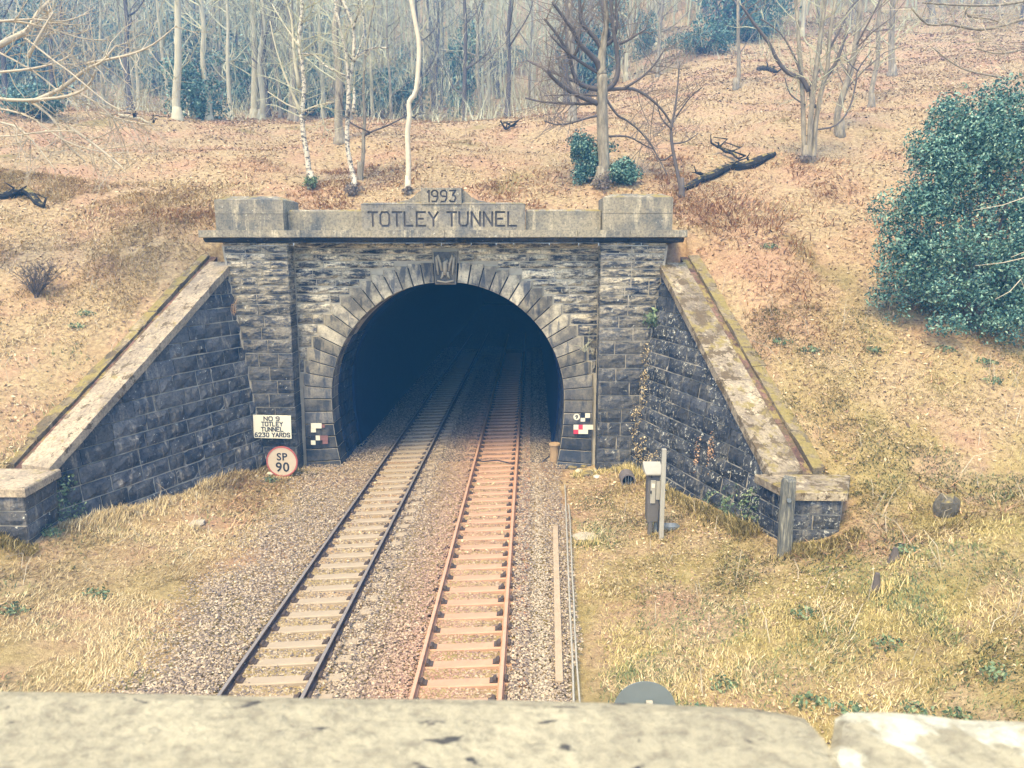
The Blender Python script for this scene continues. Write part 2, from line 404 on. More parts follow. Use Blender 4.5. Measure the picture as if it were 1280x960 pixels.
mb = MB(); mb.add([(XC - 5.0, 6, -.225), (XC + 4.35, 6, -.225), (XC + 4.35, 27, -.225), (XC + 4.0, 27.2, -.225), (XC + 4.0, 109.9, -.225), (XC - 4.0, 109.9, -.225), (XC - 4.0, 27.2, -.225), (XC - 5, 27, -.225)], [[0, 1, 2, 3, 4, 5, 6, 7]])
tag(mb.obj('track_bed', M_bed), kind='structure')

def scatter_rocks(name, X, Y, Z, size, mat, squash=.7):
    n = len(X)
    B = np.array([[1, 0, 0], [-1, 0, 0], [0, 1, 0], [0, -1, 0], [0, 0, 1], [0, 0, -.3]]); Fb = np.array([[0, 2, 4], [2, 1, 4], [1, 3, 4], [3, 0, 4]])[:4]
    W = B[None] * (rng.uniform(.55, 1.2, (n, 6, 1)) * size[:, None, None]) + rng.normal(0, .22, (n, 6, 3)) * size[:, None, None]
    W[:, :, 2] *= squash; a = rng.uniform(0, 6.28, n); c, s_ = np.cos(a)[:, None], np.sin(a)[:, None]
    x = W[:, :, 0] * c - W[:, :, 1] * s_; y = W[:, :, 0] * s_ + W[:, :, 1] * c
    V = np.stack([x + X[:, None], y + Y[:, None], W[:, :, 2] + Z[:, None]], -1).reshape(-1, 3)
    F = (Fb[None] + (np.arange(n) * 6)[:, None, None]).reshape(-1, 3)
    return tag(build_np(name, V, F, mat), kind='stuff')
n = 225000
bx = rng.uniform(XC - 5.1, XC + 4.4, n); by = 10.5 + 50 * rng.random(n) ** 1.95
ok = (by < 26.9) | (np.abs(bx - XC) < 3.8)
edge = XC - (3.85 + .045 * (by - 12)) + .35 * N1(by * .6, by * 0 + 3.); ok &= (bx > edge - 1.1 * rng.random(n) ** 3); ok &= bx < XC + 3.72 + .02 * (by - 12) + .18 * N1(by * .7, by * 0 + 9.) + .12 * rng.random(n)
bx, by = bx[ok], by[ok]
hump = .04 * np.exp(-((bx - XC) / .8) ** 2)
gap_ = np.minimum.reduce([np.abs(bx + 5.34), np.abs(bx + 3.84), np.abs(bx + 2.02), np.abs(bx + .50)])
ins_ = ((bx > -5.34) & (bx < -3.84)) | ((bx > -2.02) & (bx < -.5))
hump = np.where(ins_, -.062, hump + np.where(((bx > -.5) | ((bx > -3.84) & (bx < -2.9))), .10, .06) * sstep(.07, .16, gap_) * np.where((bx > -3.62) & (bx < -3.34), .28 + .3 * N2(bx * 0, by * .9), 1.0))
scatter_rocks('ballast', bx, by, -.158 + hump + rng.uniform(0, .03, len(bx)), rng.uniform(.018, .037, len(bx)), M_bal)

# ------------------------------------------------------------------ tunnel portal
portal = empty('tunnel_portal', (XC, YP, -.2), 'sooty sandstone railway tunnel portal with horseshoe arch and named parapet', 'tunnel portal')
RI, ZC = 4.05, 2.28
joints = []                                   # (in, out) in x',z
th0 = R(5.2)
for k in range(17):
    th = th0 + (math.pi / 2 - th0) * k / 16
    RO = RI + .74 + .36 * th / 1.5708
    joints.append(((RI * math.sin(th), ZC + RI * math.cos(th)), (min(5.13, RO * math.sin(th)), ZC + RO * math.cos(th))))
RB = 11.3
for k in range(1, 7):
    dz = .44 * k; x = RI - (RB - math.sqrt(RB * RB - dz * dz)); joints.append(((x, ZC - dz), (5.13, ZC - dz * 1.0 - .045 * dz)))
def inner_pt(j, t):
    (a, b) = joints[j][0], joints[j + 1][0]
    if j < 16:
        t0 = math.atan2(a[0], a[1] - ZC); t1 = math.atan2(b[0], b[1] - ZC); q = t0 + (t1 - t0) * t
        return (RI * math.sin(q), ZC + RI * math.cos(q))
    return (a[0] + (b[0] - a[0]) * t, a[1] + (b[1] - a[1]) * t)
NF = -EY
outline = []                                 # stepped back of the ring: (ztop, zbot, x)
for sg in (-1, 1):
    for j in range(len(joints) - 1):
        (i0, o0), (i1, o1) = joints[j], joints[j + 1]
        poly = [i0, o0, (o1[0], o0[1]), o1, i1, inner_pt(j, .5)]
        if o1[0] - o0[0] < .02: poly = [i0, o0, o1, i1, inner_pt(j, .5)]
        if sg > 0: outline.append((o0[1], o1[1], o1[0]))
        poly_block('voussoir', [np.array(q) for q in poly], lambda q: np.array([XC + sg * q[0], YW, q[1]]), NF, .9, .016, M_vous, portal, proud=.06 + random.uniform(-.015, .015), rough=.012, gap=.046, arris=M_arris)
# wall behind the facing stones, open at the arch
def arch_pts(r_add=0.0, n=24, zmin=-.4):
    out = []
    for k in range(n + 1):
        th = math.pi / 2 * (1 - k / n); out.append(((RI + r_add) * math.sin(th), ZC + (RI + r_add) * math.cos(th)))
    lowp = []
    for k in range(6, 0, -1):
        dz = (ZC - zmin) * k / 6; lowp.append((RI + r_add - (RB - math.sqrt(RB * RB - dz * dz)), ZC - dz))
    return lowp + out                         # from the foot up to the crown on the right
half = arch_pts(.06)
mb = MB(); prof = [(XC + x, z) for x, z in half] + [(XC - x, z) for x, z in half[::-1][1:]]
prof2 = [(XC + (PH + .25), z) if z < 7.6 else (XC + x * 2, 7.6) for x, z in half]
yb0, yb1 = YW + .03, 28.6
n = len(prof); outer = []
for x, z in prof:
    dx, dz = x - XC, z - 1.0; m_ = max(abs(dx) / 7.3, dz / 6.6 if dz > 0 else 0); m_ = m_ if m_ > 1e-6 else 1
    outer.append((XC + dx / m_, 1.0 + dz / m_ if dz > 0 else z))
Vv = [(x, yb0, z) for x, z in prof] + [(x, yb0, z) for x, z in outer] + [(x, yb1, z) for x, z in prof] + [(x, yb1, z) for x, z in outer]
Fv = []
for k in range(n - 1):
    Fv += [[k, k + 1, n + k + 1, n + k], [2 * n + k, 3 * n + k, 3 * n + k + 1, 2 * n + k + 1], [n + k, n + k + 1, 3 * n + k + 1, 3 * n + k], [k, 2 * n + k, 2 * n + k + 1, k + 1]]
mb.add(Vv, Fv); mb.obj('wall_core', M_mortar, portal)
mb = MB(); ra_ = arch_pts(.05); rb_ = [(min(5.15, (RI + .70 + .34 * (1 - max(0, z - ZC) / RI)) * x / RI), ZC + (z - ZC) * (1 + .70 / RI) if z > ZC else z) for x, z in arch_pts(0)]
for sg in (-1, 1):
    k_ = len(ra_); mb.add([(XC + sg * x, YW + .012, z) for x, z in ra_] + [(XC + sg * x, YW + .012, z) for x, z in rb_], [[i, i + 1, k_ + i + 1, k_ + i] for i in range(k_ - 1)])
mb.obj('ring_bedding', M_jbed, portal)
# pier cores
for sg in (-1, 1):
    mb = MB(); poly = [(XC + sg * (PH + .03), -.5), (XC + sg * 6.36, -.5), (XC + sg * 7.42, 7.6), (XC + sg * (PH + .03), 7.6)]
    mb.prism(poly, YP + .035, YW + .02).obj('pier_core', M_mortr, portal)
# courses of the arch wall
zr = [7.70, 7.50, 7.31]
for z in [o[0] for o in outline]:
    if zr[-1] - z > .19: zr.append(z)
zr = [7.62, 7.60 - .0] if False else zr
ring_top = joints[0][1][1]
for a, b in zip(zr[:-1], zr[1:]):
    if a <= 2.35: break
    zt, zb = a, b
    xin = (.43 if zb < 7.4 else 0.0) if zb >= ring_top - .01 else max([o[2] for o in outline if o[0] > zb + .005])
    if zt > ring_top + .05 and zb < ring_top - .01: xin = max([o[2] for o in outline if o[0] > zb + .005])
    spans = [(-PH, PH)] if xin == 0 else [(-PH, -xin - .01), (xin + .01, PH)]
    for s0, s1 in spans:
        if s1 - s0 < .12: continue
        cuts = splits(s1 - s0, .55, 1.25)
        for c0, c1 in zip(cuts[:-1], cuts[1:]):
            rock_block('wall_stone', np.array([XC + s0 + c0, YW, zb]), EX, EZ, NF, c1 - c0, zt - zb, .2, .07, M_wall, portal)
M_jambk = stone_mat('keystone_stone', (.05, .052, .056), (.12, .11, .09), (.26, .22, .15), .48)
# keystone with the carved winged creature
kp = [(-.36, 6.29), (.36, 6.29), (.42, 7.42), (-.42, 7.42)]
key = poly_block('keystone', [np.array(q) for q in kp], lambda q: np.array([XC + q[0], YW, q[1]]), NF, .9, .03, M_jambk, portal, proud=.16, rough=.004, arris=M_arris)
mb = MB(); yk = YW - .20
for sg in (-1, 1):
    mb.tube([(XC + sg * .12, yk, 6.75), (XC + sg * .16, yk - .02, 7.0), (XC + sg * .25, yk - .02, 7.28), (XC + sg * .30, yk, 7.20), (XC + sg * .27, yk, 6.9), (XC + sg * .24, yk, 6.62)], [.04, .05, .04, .05, .045, .02], 6)
    mb.tube([(XC + sg * .07, yk, 6.72), (XC + sg * .10, yk - .01, 6.58), (XC + sg * .15, yk, 6.50)], [.05, .04, .03], 5)
mb.tube([(XC - .02, yk, 6.62), (XC, yk - .04, 6.82), (XC, yk - .06, 7.02), (XC + .07, yk - .05, 7.08), (XC + .10, yk - .02, 7.0)], [.05, .085, .08, .07, .03], 7)
mb.tube([(XC - .28, yk, 6.42), (XC, yk - .01, 6.37), (XC + .28, yk, 6.42)], .03, 5)
mb.obj('emblem', M_emb, key, smooth=True)
# piers: courses grow taller towards the ground
hz = []; z = -.25
while z < 7.6:
    h = .47 - .22 * sstep(3.5, 7.2, z); hz.append((z, min(z + float(h), 7.70))); z += float(h)
for sg in (-1, 1):
    for z0, z1 in hz:
        xo = 6.30 + (z0 + z1) / 2 * .14; yf = YP
        cuts = splits(xo - PH, .5, 1.2)
        for c0, c1 in zip(cuts[:-1], cuts[1:]):
            xa = XC + (PH + c0 if sg > 0 else -(PH + c1))
            rock_block('pier_stone', np.array([xa, yf, z0]), EX, EZ, NF, c1 - c0, z1 - z0, .2, .05, M_pier, portal)
        rock_block('return_stone', np.array([XC + sg * PH, YP + .02 if sg < 0 else YW + .02, z0]), EY if sg < 0 else -EY, EZ, -sg * EX, .68, z1 - z0, .15, .02, M_pier, portal, nu=3, nv=2)
# cornice in lengths
cuts = [-7.98, -6.2, -4.6, -2.3, .1, 2.2, 4.4, 6.1, 7.95]
prof = [(25.84, 8.09), (25.84, 7.865), (25.88, 7.85), (28.4, 7.85), (28.4, 8.09)]
prof_b = [(26.06, 7.845), (26.10, 7.78), (26.22, 7.71), (26.30, 7.70), (28.4, 7.70), (28.4, 7.845)]
for c0, c1 in zip(cuts[:-1], cuts[1:]):
    j = random.uniform(-.008, .008)
    MB().prism([(y + j, z + j * .5) for y, z in prof], XC + c0 + .006, XC + c1 - .006, 'x').obj('cornice_stone', M_para, portal)
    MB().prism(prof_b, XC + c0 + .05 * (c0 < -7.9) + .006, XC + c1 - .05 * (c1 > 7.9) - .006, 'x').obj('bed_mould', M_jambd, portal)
# parapet
def cap_block(name, x0, x1, y0, y1, z0, z1, z2, ins, mat):
    V = [(x0, y0, z0), (x1, y0, z0), (x1, y1, z0), (x0, y1, z0), (x0, y0, z1), (x1, y0, z1), (x1, y1, z1), (x0, y1, z1),
         (x0 + ins, y0 + ins, z2), (x1 - ins, y0 + ins, z2), (x1 - ins, y1 - ins, z2), (x0 + ins, y1 - ins, z2)]
    F = [[0, 3, 2, 1], [0, 1, 5, 4], [1, 2, 6, 5], [2, 3, 7, 6], [3, 0, 4, 7], [4, 5, 9, 8], [5, 6, 10, 9], [6, 7, 11, 10], [7, 4, 8, 11], [8, 9, 10, 11]]
    return build(name, V, F, mat, portal)
for sg in (-1, 1):
    a, b = sorted((XC + sg * 5.24, XC + sg * 7.50)); zt = 9.08 if sg < 0 else 9.14
    cap_block('end_block', a, b, 26.15, 27.9, 8.09, 8.62, 8.62, .0, M_para)
    cap_block('end_block_cap', a - .004, b + .004, 26.143, 27.91, 8.63, zt, zt + .13, .34, M_para)
    a, b = sorted((XC + sg * 2.72, XC + sg * 5.21)); 
    cap_block('parapet_stone', a, b, 26.55, 27.5, 8.09, 8.72, 8.78, .08, M_para)

def text_mesh(body, size, extrude, sx=1.0, spacing=1.0, offset=0.0, line=1.0):
    cu = bpy.data.curves.new('lettering', 'FONT'); cu.body = body; cu.size = size; cu.extrude = extrude; cu.align_x = 'CENTER'; cu.align_y = 'CENTER'
    cu.space_character = spacing; cu.space_line = line; cu.offset = offset; cu.resolution_u = 3
    o = bpy.data.objects.new('lettering', cu); COL.objects.link(o)
    me = bpy.data.meshes.new_from_object(o); bpy.data.objects.remove(o); bpy.data.curves.remove(cu)
    co = np.array([v.co[:] for v in me.vertices]); co[:, 0] *= sx
    me.vertices.foreach_set('co', co.ravel()); me.update()
    return me
def stand_text(me, c, name, mat, parent=None, nrm=0.0):
    """stand a flat text mesh upright facing -Y (turned by nrm about z), centred on c, fitted by its box"""
    co = np.array([v.co[:] for v in me.vertices]); mid = (co.min(0) + co.max(0)) / 2; co -= mid
    P = np.stack([co[:, 0], -co[:, 2], co[:, 1]], -1)
    ca, sa = math.cos(nrm), math.sin(nrm)
    P = np.stack([P[:, 0] * ca - P[:, 1] * sa, P[:, 0] * sa + P[:, 1] * ca, P[:, 2]], -1)
    me.vertices.foreach_set('co', P.ravel()); me.update(); me.name = name
    return link_mesh(me, name, mat, parent, c)
# incised letters: monoline strokes
GL = {'T': [[(0, 1), (.8, 1)], [(.4, 1), (.4, 0)]], 'O': [[(.15, 0), (.65, 0), (.8, .2), (.8, .8), (.65, 1), (.15, 1), (0, .8), (0, .2), (.15, 0)]],
      'L': [[(0, 1), (0, 0), (.7, 0)]], 'E': [[(.75, 1), (0, 1), (0, 0), (.75, 0)], [(0, .52), (.55, .52)]], 'Y': [[(0, 1), (.4, .5), (.8, 1)], [(.4, .5), (.4, 0)]],
      'U': [[(0, 1), (0, .2), (.15, 0), (.6, 0), (.75, .2), (.75, 1)]], 'N': [[(0, 0), (0, 1), (.75, 0), (.75, 1)]],
      '1': [[(.12, .85), (.3, 1), (.3, 0)]], '9': [[(.05, .0), (.5, .0), (.7, .3), (.7, .85), (.5, 1), (.2, 1), (0, .85), (0, .62), (.2, .47), (.68, .47)]],
      '3': [[(0, 1), (.7, 1), (.35, .58), (.6, .5), (.7, .3), (.55, 0), (.1, 0), (0, .1)]], ' ': [],
      '6': [[(.65, 1), (.3, 1), (.05, .7), (.0, .2), (.15, 0), (.55, 0), (.7, .15), (.7, .38), (.55, .54), (.15, .54), (.02, .4)]], '2': [[(0, .8), (.15, 1), (.55, 1), (.7, .82), (.65, .6), (0, 0), (.72, 0)]], '0': [[(.15, 0), (.55, 0), (.7, .2), (.7, .8), (.55, 1), (.15, 1), (0, .8), (0, .2), (.15, 0)]],
      'A': [[(0, 0), (.4, 1), (.8, 0)], [(.14, .35), (.66, .35)]], 'R': [[(0, 0), (0, 1), (.5, 1), (.68, .88), (.68, .62), (.5, .5), (0, .5)], [(.42, .5), (.72, 0)]], 'D': [[(0, 0), (0, 1), (.45, 1), (.72, .75), (.72, .25), (.45, 0), (0, 0)]],
      'S': [[(.68, .85), (.5, 1), (.18, 1), (.02, .85), (.02, .65), (.18, .53), (.52, .47), (.7, .35), (.7, .15), (.52, 0), (.18, 0), (0, .15)]]}
def incised(text, x0, x1, z0, z1, y, name, parent, wd=.05):
    adv = {' ': .55, '1': .62}; tot = sum(adv.get(c, 1.08) for c in text) - .28
    sx = (x1 - x0) / tot; x = x0; mb = MB()
    for c in text:
        for st in GL[c]:
            pts = [(x + p[0] * sx, z0 + p[1] * (z1 - z0)) for p in st]
            for p, q in zip(pts[:-1], pts[1:]):
                d = np.array(q) - np.array(p); l = np.linalg.norm(d); d /= l; nn = np.array([-d[1], d[0]]) * wd / 2; e = d * wd * .4
                P = [np.array(p) - e + nn, np.array(p) - e - nn, np.array(q) + e - nn, np.array(q) + e + nn]
                mb.add([(a[0], y, a[1]) for a in P], [[0, 1, 2, 3]])
        x += adv.get(c, 1.08) * sx
    return mb
def engraved(blockname, box, text, tx, tz_, mat, wd, depth=.05):
    """stone block whose face is truly cut by the letters"""
    (x0, y0, z0), (x1, y1, z1) = box
    blk = MB().box(*box).obj(blockname, [mat, M_dirt], portal)
    cut = bpy.data.objects.new('cut', bpy.data.meshes.new('cut'))
    mb = incised(text, tx[0], tx[1], tz_[0], tz_[1], 0, '', None, wd)
    bm = bmesh.new()
    V, Fq = np.array(mb.V), mb.F
    me = cut.data; VV = []; FF = []
    for k, f in enumerate(Fq):
        q = V[f]; yy0 = y0 - .05; yy1 = y0 + depth + k * .0004; b = len(VV)
        VV += [(a[0], yy0, a[2]) for a in q] + [(a[0], yy1, a[2]) for a in q]
        FF += [[b, b + 1, b + 2, b + 3], [b + 7, b + 6, b + 5, b + 4]] + [[b + i, b + 4 + i, b + 4 + (i + 1) % 4, b + (i + 1) % 4] for i in range(4)]
    me.from_pydata(VV, [], FF); me.materials.append(M_dirt); me.materials.append(M_dirt)
    me.polygons.foreach_set('material_index', [1] * len(me.polygons))
    bm.from_mesh(me); bmesh.ops.recalc_face_normals(bm, faces=bm.faces); bm.to_mesh(me); bm.free()
    COL.objects.link(cut)
    md = blk.modifiers.new('b', 'BOOLEAN'); md.object = cut; md.operation = 'DIFFERENCE'; md.solver = 'EXACT'; md.use_self = True
    dg = bpy.context.evaluated_depsgraph_get(); me2 = bpy.data.meshes.new_from_object(blk.evaluated_get(dg))
    blk.modifiers.clear(); old = blk.data; n_ = len(me2.polygons)
    if n_ > 20: blk.data = me2
    bpy.data.objects.remove(cut)
    return blk
engraved('name_panel', ((XC - 2.70, 26.32, 8.09), (XC + 2.70, 27.45, 8.93)), 'TOTLEY TUNNEL', (XC - 2.47, XC + 2.45), (8.24, 8.68), M_panel, .065)
cap_block('panel_weathering', XC - 2.705, XC + 2.705, 26.315, 27.46, 8.935, 8.95, 9.0, .12, M_panel)
engraved('date_stone', ((XC - .70, 26.28, 8.936), (XC + .62, 27.2, 9.46)), '1993', (XC - .52, XC + .46), (9.02, 9.37), M_panel, .055)
for sg in (-1, 1):
    x0 = XC + (.62 if sg > 0 else -.70)
    poly = [(x0 + sg * .003, 8.96), (x0 + sg * .003, 9.40), (x0 + sg * .12, 9.36), (x0 + sg * .28, 9.2), (x0 + sg * .5, 9.08), (x0 + sg * .75, 9.04), (x0 + sg * .75, 8.96)]
    MB().prism(poly, 26.55, 27.1).obj('scroll_stone', M_panel, portal)

# tunnel lining: facing ring with stones on the jambs, then the sooty barrel
def barrel(radd, y0, y1, zmin=-.4):
    h = arch_pts(radd, 20, zmin); ring = [(XC + x, z) for x, z in h] + [(XC - x, z) for x, z in h[::-1][1:]]
    n = len(ring); ysl = np.linspace(y0, y1, max(2, int((y1 - y0) / 3) + 1)); V = [(x, y, z) for y in ysl for x, z in ring]
    F = [[i * n + k, i * n + k + 1, (i + 1) * n + k + 1, (i + 1) * n + k] for i in range(len(ysl) - 1) for k in range(n - 1)]
    return V, F
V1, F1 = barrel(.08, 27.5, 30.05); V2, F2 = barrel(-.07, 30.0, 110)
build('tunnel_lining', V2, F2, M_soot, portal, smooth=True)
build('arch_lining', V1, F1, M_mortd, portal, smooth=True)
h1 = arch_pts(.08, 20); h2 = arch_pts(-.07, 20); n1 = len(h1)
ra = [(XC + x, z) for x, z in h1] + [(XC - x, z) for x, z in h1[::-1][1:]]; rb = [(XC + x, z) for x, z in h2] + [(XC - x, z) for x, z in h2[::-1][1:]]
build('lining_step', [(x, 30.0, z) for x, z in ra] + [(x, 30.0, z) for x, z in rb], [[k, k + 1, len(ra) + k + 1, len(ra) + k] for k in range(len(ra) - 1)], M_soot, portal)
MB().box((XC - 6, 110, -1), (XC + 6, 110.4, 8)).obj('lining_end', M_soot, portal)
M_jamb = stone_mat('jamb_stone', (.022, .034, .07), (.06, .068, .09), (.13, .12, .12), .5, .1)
jr = joints[10:]
for sg in (-1, 1):
    for (a, _), (b, _) in zip(jr[:-1], jr[1:]):
        P0 = np.array([XC + sg * b[0], 27.9, b[1]]); P1 = np.array([XC + sg * a[0], 27.9, a[1]]); U = EY; Vv = P1 - P0; h = np.linalg.norm(Vv); Vv = Vv / h
        N = np.cross(U, Vv); N = N * (-1 if N[0] * sg > 0 else 1)
        cuts = splits(2.05, .5, .9)
        for c0, c1 in zip(cuts[:-1], cuts[1:]):
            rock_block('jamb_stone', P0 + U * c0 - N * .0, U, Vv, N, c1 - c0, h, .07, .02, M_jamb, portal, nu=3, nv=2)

# ------------------------------------------------------------------ wing walls
def wing(sg, label, mstone, mcop, mmort):
    a, d, o, L = WING[sg]; root = empty('wing_wall', tuple(a), label, 'wing wall')
    n = np.cross(d, np.array([0, 0, 1.])); 
    if n[0] * sg > 0: n = -n                                    # faces the track
    Vd = EZ + o * LEAN; 
    fm = lambda q: a + d * q[0] + Vd * q[1]
    N = n + EZ * LEAN; N /= np.linalg.norm(N)
    T = lambda s: wing_top(s, L) 
    # core
    ss = [-.3, L]; P = []
    for s in ss: P += [fm((s, -.6)) - N * .03, fm((s, T(s) - .2)) - N * .03, a + d * s + o * (1.48 + T(s) * LEAN) + EZ * (T(s) - .24), a + d * s + o * (1.48 + T(s) * LEAN) - EZ * .6]
    MB().add(P, [[0, 1, 5, 4], [1, 2, 6, 5], [2, 3, 7, 6], [3, 0, 4, 7], [0, 3, 2, 1], [4, 5, 6, 7]]).obj('wall_core', mmort, root)
    z = -.45; row = 0
    k_sl = 5.05 / L
    while z < 7.0:
        h = .46 + random.uniform(-.02, .02); smax = min(L, (7.05 - .12 - z) / k_sl)
        if smax < .15: break
        s = -.1 - random.uniform(0, .5)
        while s < smax:
            w_ = random.uniform(.55, 1.25); s1 = min(s + w_, L)
            if L - s1 < .3: s1 = L
            sa = max(s, 0.0)
            if s1 - sa > .06 and (z + h) < T(s1) - .12:
                rock_block('wall_stone', fm((sa, z)), d, Vd, N, s1 - sa, h, .25, .06, mstone, root)
            elif s1 - sa > .06:
                poly = clip_poly([(sa, z), (s1, z), (s1, z + h), (sa, z + h)], k_sl, 1, 7.05 - .12)
                if len(poly) >= 3:
                    pa = np.array(poly); ar = abs(sum(pa[i][0] * pa[(i + 1) % len(pa)][1] - pa[(i + 1) % len(pa)][0] * pa[i][1] for i in range(len(pa)))) / 2
                    if ar > .01: poly_block('wall_stone', [np.array(q) for q in poly], fm, N, .25, .015, mstone, root, proud=.01, rough=.02)
            s = s1
            if s >= L: break
        z += h; row += 1
    # coping slabs, gutter, kerb
    sl = np.array([d[0], d[1], -k_sl]); 
    def strip(name, s0, s1, o0, o1, zt, th, mat, jit=0.0, seg=1):
        P = []; Fq = []; ns = seg + 1
        for i in range(ns):
            s = s0 + (s1 - s0) * i / seg
            b = a + d * s + EZ * (T(s))
            j = [random.uniform(-jit, jit) for _ in range(4)]
            P += [b + o * (o0 + T(s) * LEAN + j[0]) + EZ * (zt + j[1]), b + o * (o1 + T(s) * LEAN + j[2]) + EZ * (zt + j[3]), b + o * (o1 + T(s) * LEAN + j[2]) + EZ * (zt - th), b + o * (o0 + T(s) * LEAN + j[0]) + EZ * (zt - th)]
        for i in range(seg):
            q = i * 4; Fq += [[q, q + 1, q + 5, q + 4], [q + 1, q + 2, q + 6, q + 5], [q + 2, q + 3, q + 7, q + 6], [q + 3, q, q + 4, q + 7]]
        Fq += [[0, 3, 2, 1], [4 * seg, 4 * seg + 1, 4 * seg + 2, 4 * seg + 3]]
        return MB().add(P, Fq).obj(name, mat, root)
    cs = [0.15, 2.2, 4.1, 6.0, L + .02] if sg < 0 else [.15, 1.7, 3.5, 5.2, 6.7, L + .02]
    for c0, c1 in zip(cs[:-1], cs[1:]): strip('coping_stone', c0 + .008, c1 - .008, -.14, .82, .10 + random.uniform(-.012, .012), .27, mcop, .012, 4)
    for c0, c1 in zip(np.linspace(-.3, L, 12)[:-1], np.linspace(-.3, L, 12)[1:]): strip('gutter_tile', c0 + .006, c1 - .006, .83, 1.10, -.02, .2, M_clay, .008, 1)
    ks = splits(L + .25, .7, 1.3)
    for c0, c1 in zip(ks[:-1], ks[1:]): strip('kerb_stone', c0 - .25 + .01, c1 - .25 - .01, 1.11, 1.50 + random.uniform(-.05, .05), .10 + random.uniform(-.03, .03), .4, M_kerb, .025, 3)
    # end pier
    X0 = a[0] + d[0] * L; 
    if sg < 0: pl = [(-11.93, 18.75), (-11.78, 17.25), (-13.1, 17.25), (-13.6, 18.75)]
    else: pl = [(5.62, 18.72), (6.0, 17.45), (7.15, 17.45), (7.75, 18.72)]
    pl = [np.array([x, y, 0.]) for x, y in pl]
    c = sum(pl) / 4
    g = min(tz(p[0], p[1]) for p in pl[1:3]) - .5
    zt = 2.02
    sh = lambda p, e, z: np.array([p[0], p[1], z]) + np.array([(p - c)[0], (p - c)[1], 0]) / np.linalg.norm(p - c) * e
    P = [sh(p, -.03, g) for p in pl] + [sh(p, -.03, zt - .2) for p in pl]; ff = [[0, 1, 2, 3], [4, 5, 6, 7]] + [[k, (k + 1) % 4, 4 + (k + 1) % 4, 4 + k] for k in range(4)]
    MB().add(P, ff).obj('end_pier_core', mmort, root)
    zz = zt - .21
    while zz > g:
        h = .36; 
        for p, q in ((pl[0], pl[1]), (pl[1], pl[2])):
            U = q - p; W = np.linalg.norm(U); U = U / W; NN = np.cross(U, EZ); NN = NN if NN.dot(p - c) > 0 else -NN
            cu = splits(W, .5, .9)
            for c0, c1 in zip(cu[:-1], cu[1:]): rock_block('end_pier_stone', np.array([p[0], p[1], zz - h]) + U * c0, U, EZ, NN, c1 - c0, h, .05, .03, mstone, root)
        zz -= h
    e0, e1 = .12, .10
    P = [sh(p, e0, zt - .2) for p in pl] + [sh(p, e0, zt - .02) for p in pl] + [sh(p, .08, zt + .012) for p in pl]
    MB().add(P, [[0, 1, 2, 3], [8, 9, 10, 11]] + [[k, (k + 1) % 4, 4 + (k + 1) % 4, 4 + k] for k in range(4)] + [[4 + k, 4 + (k + 1) % 4, 8 + (k + 1) % 4, 8 + k] for k in range(4)]).obj('end_pier_coping', mcop, root)
    return root
wing(-1, 'blue-black stone wing wall with clean pale sloping coping beside the SP 90 sign', M_wingl, M_cop, M_mortr)
wing(1, 'dark wing wall speckled with white lichen under mossy coping, behind the grey cabinet', M_wingr, M_copr, M_mortr)

# ------------------------------------------------------------------ tracks
M_sleep = plain('concrete_sleeper', (.36, .285, .19), scale=2, var=.25, bumpd=.003)
M_sleepr = plain('ruddy_sleeper', (.46, .275, .17), scale=2, var=.35, bumpd=.003)
M_rail = plain('brown_rail_steel', (.12, .085, .07), .7, .1, scale=4)
M_railr = plain('rusty_rail_steel', (.46, .24, .135), .7, .3, scale=4)
M_shine = plain('worn_rail_head', (.27, .235, .20), .5, .2, metal=.2, bumpd=0)
M_shiner = plain('worn_rusty_rail_head', (.54, .33, .21), .5, .2, metal=.1, bumpd=0)
M_chair = plain('cast_iron_chair', (.085, .065, .055), scale=6)
RP = [(-.065, 0), (.065, 0), (.065, .018), (.012, .03), (.010, .10), (.035, .112), (.035, .138), (-.035, .138), (-.035, .112), (-.010, .10), (-.012, .03), (-.065, .018)]
sleeper_me = chair_me = None
def track(xl, xr, y0, y1, cant, label, msl, mra, mhead, group):
    global sleeper_me, chair_me
    xm = (xl + xr) / 2; root = empty('railway_track', (xm, y0, -.2), label, 'railway track', group)
    g = (xr - xl) / 2
    for sx in (-1, 1):
        zb = -.148 + sx * cant / 2
        V = [(xm + sx * g + p[0], y, zb + p[1]) for y in (y0, y1) for p in RP]; n = len(RP)
        MB().add(V, [list(range(n)), list(range(n, 2 * n))[::-1]] + [[k, (k + 1) % n, n + (k + 1) % n, n + k] for k in range(n)]).obj('rail', mra, root)
        hd = MB().box((xm + sx * g - .030, y0, zb + .137), (xm + sx * g + .030, y1, zb + .1425)); hd.obj('running_surface', mhead, root)
    roll = math.atan2(cant, 2 * g)
    if sleeper_me is None:
        o = MB().bbox((0, 0, -.09), (2.5, .255, .18), .02).obj('sleeper', None); sleeper_me = o.data; bpy.data.objects.remove(o)
        mb = MB(); mb.prism([(-.2, 0), (.2, 0), (.2, .03), (.15, .04), (.12, .085), (.075, .085), (.07, .022), (-.07, .022), (-.075, .085), (-.12, .085), (-.15, .04), (-.2, .03)], -.085, .085)
        o = mb.obj('rail_chair', M_chair); chair_me = o.data; bpy.data.objects.remove(o)
    y = y0 + .2; sme = sleeper_me.copy()
    while y < min(y1, 58):
        s = link_mesh(sme, 'sleeper', msl, root, (xm + random.uniform(-.02, .02), y, -.148 - .09)); s.rotation_euler = (0, -roll, random.uniform(-.01, .01))
        for sx in (-1, 1):
            c = bpy.data.objects.new('rail_chair', chair_me); COL.objects.link(c); c.parent = s; c.location = (sx * g, 0, .12)
        y += .65
    return root
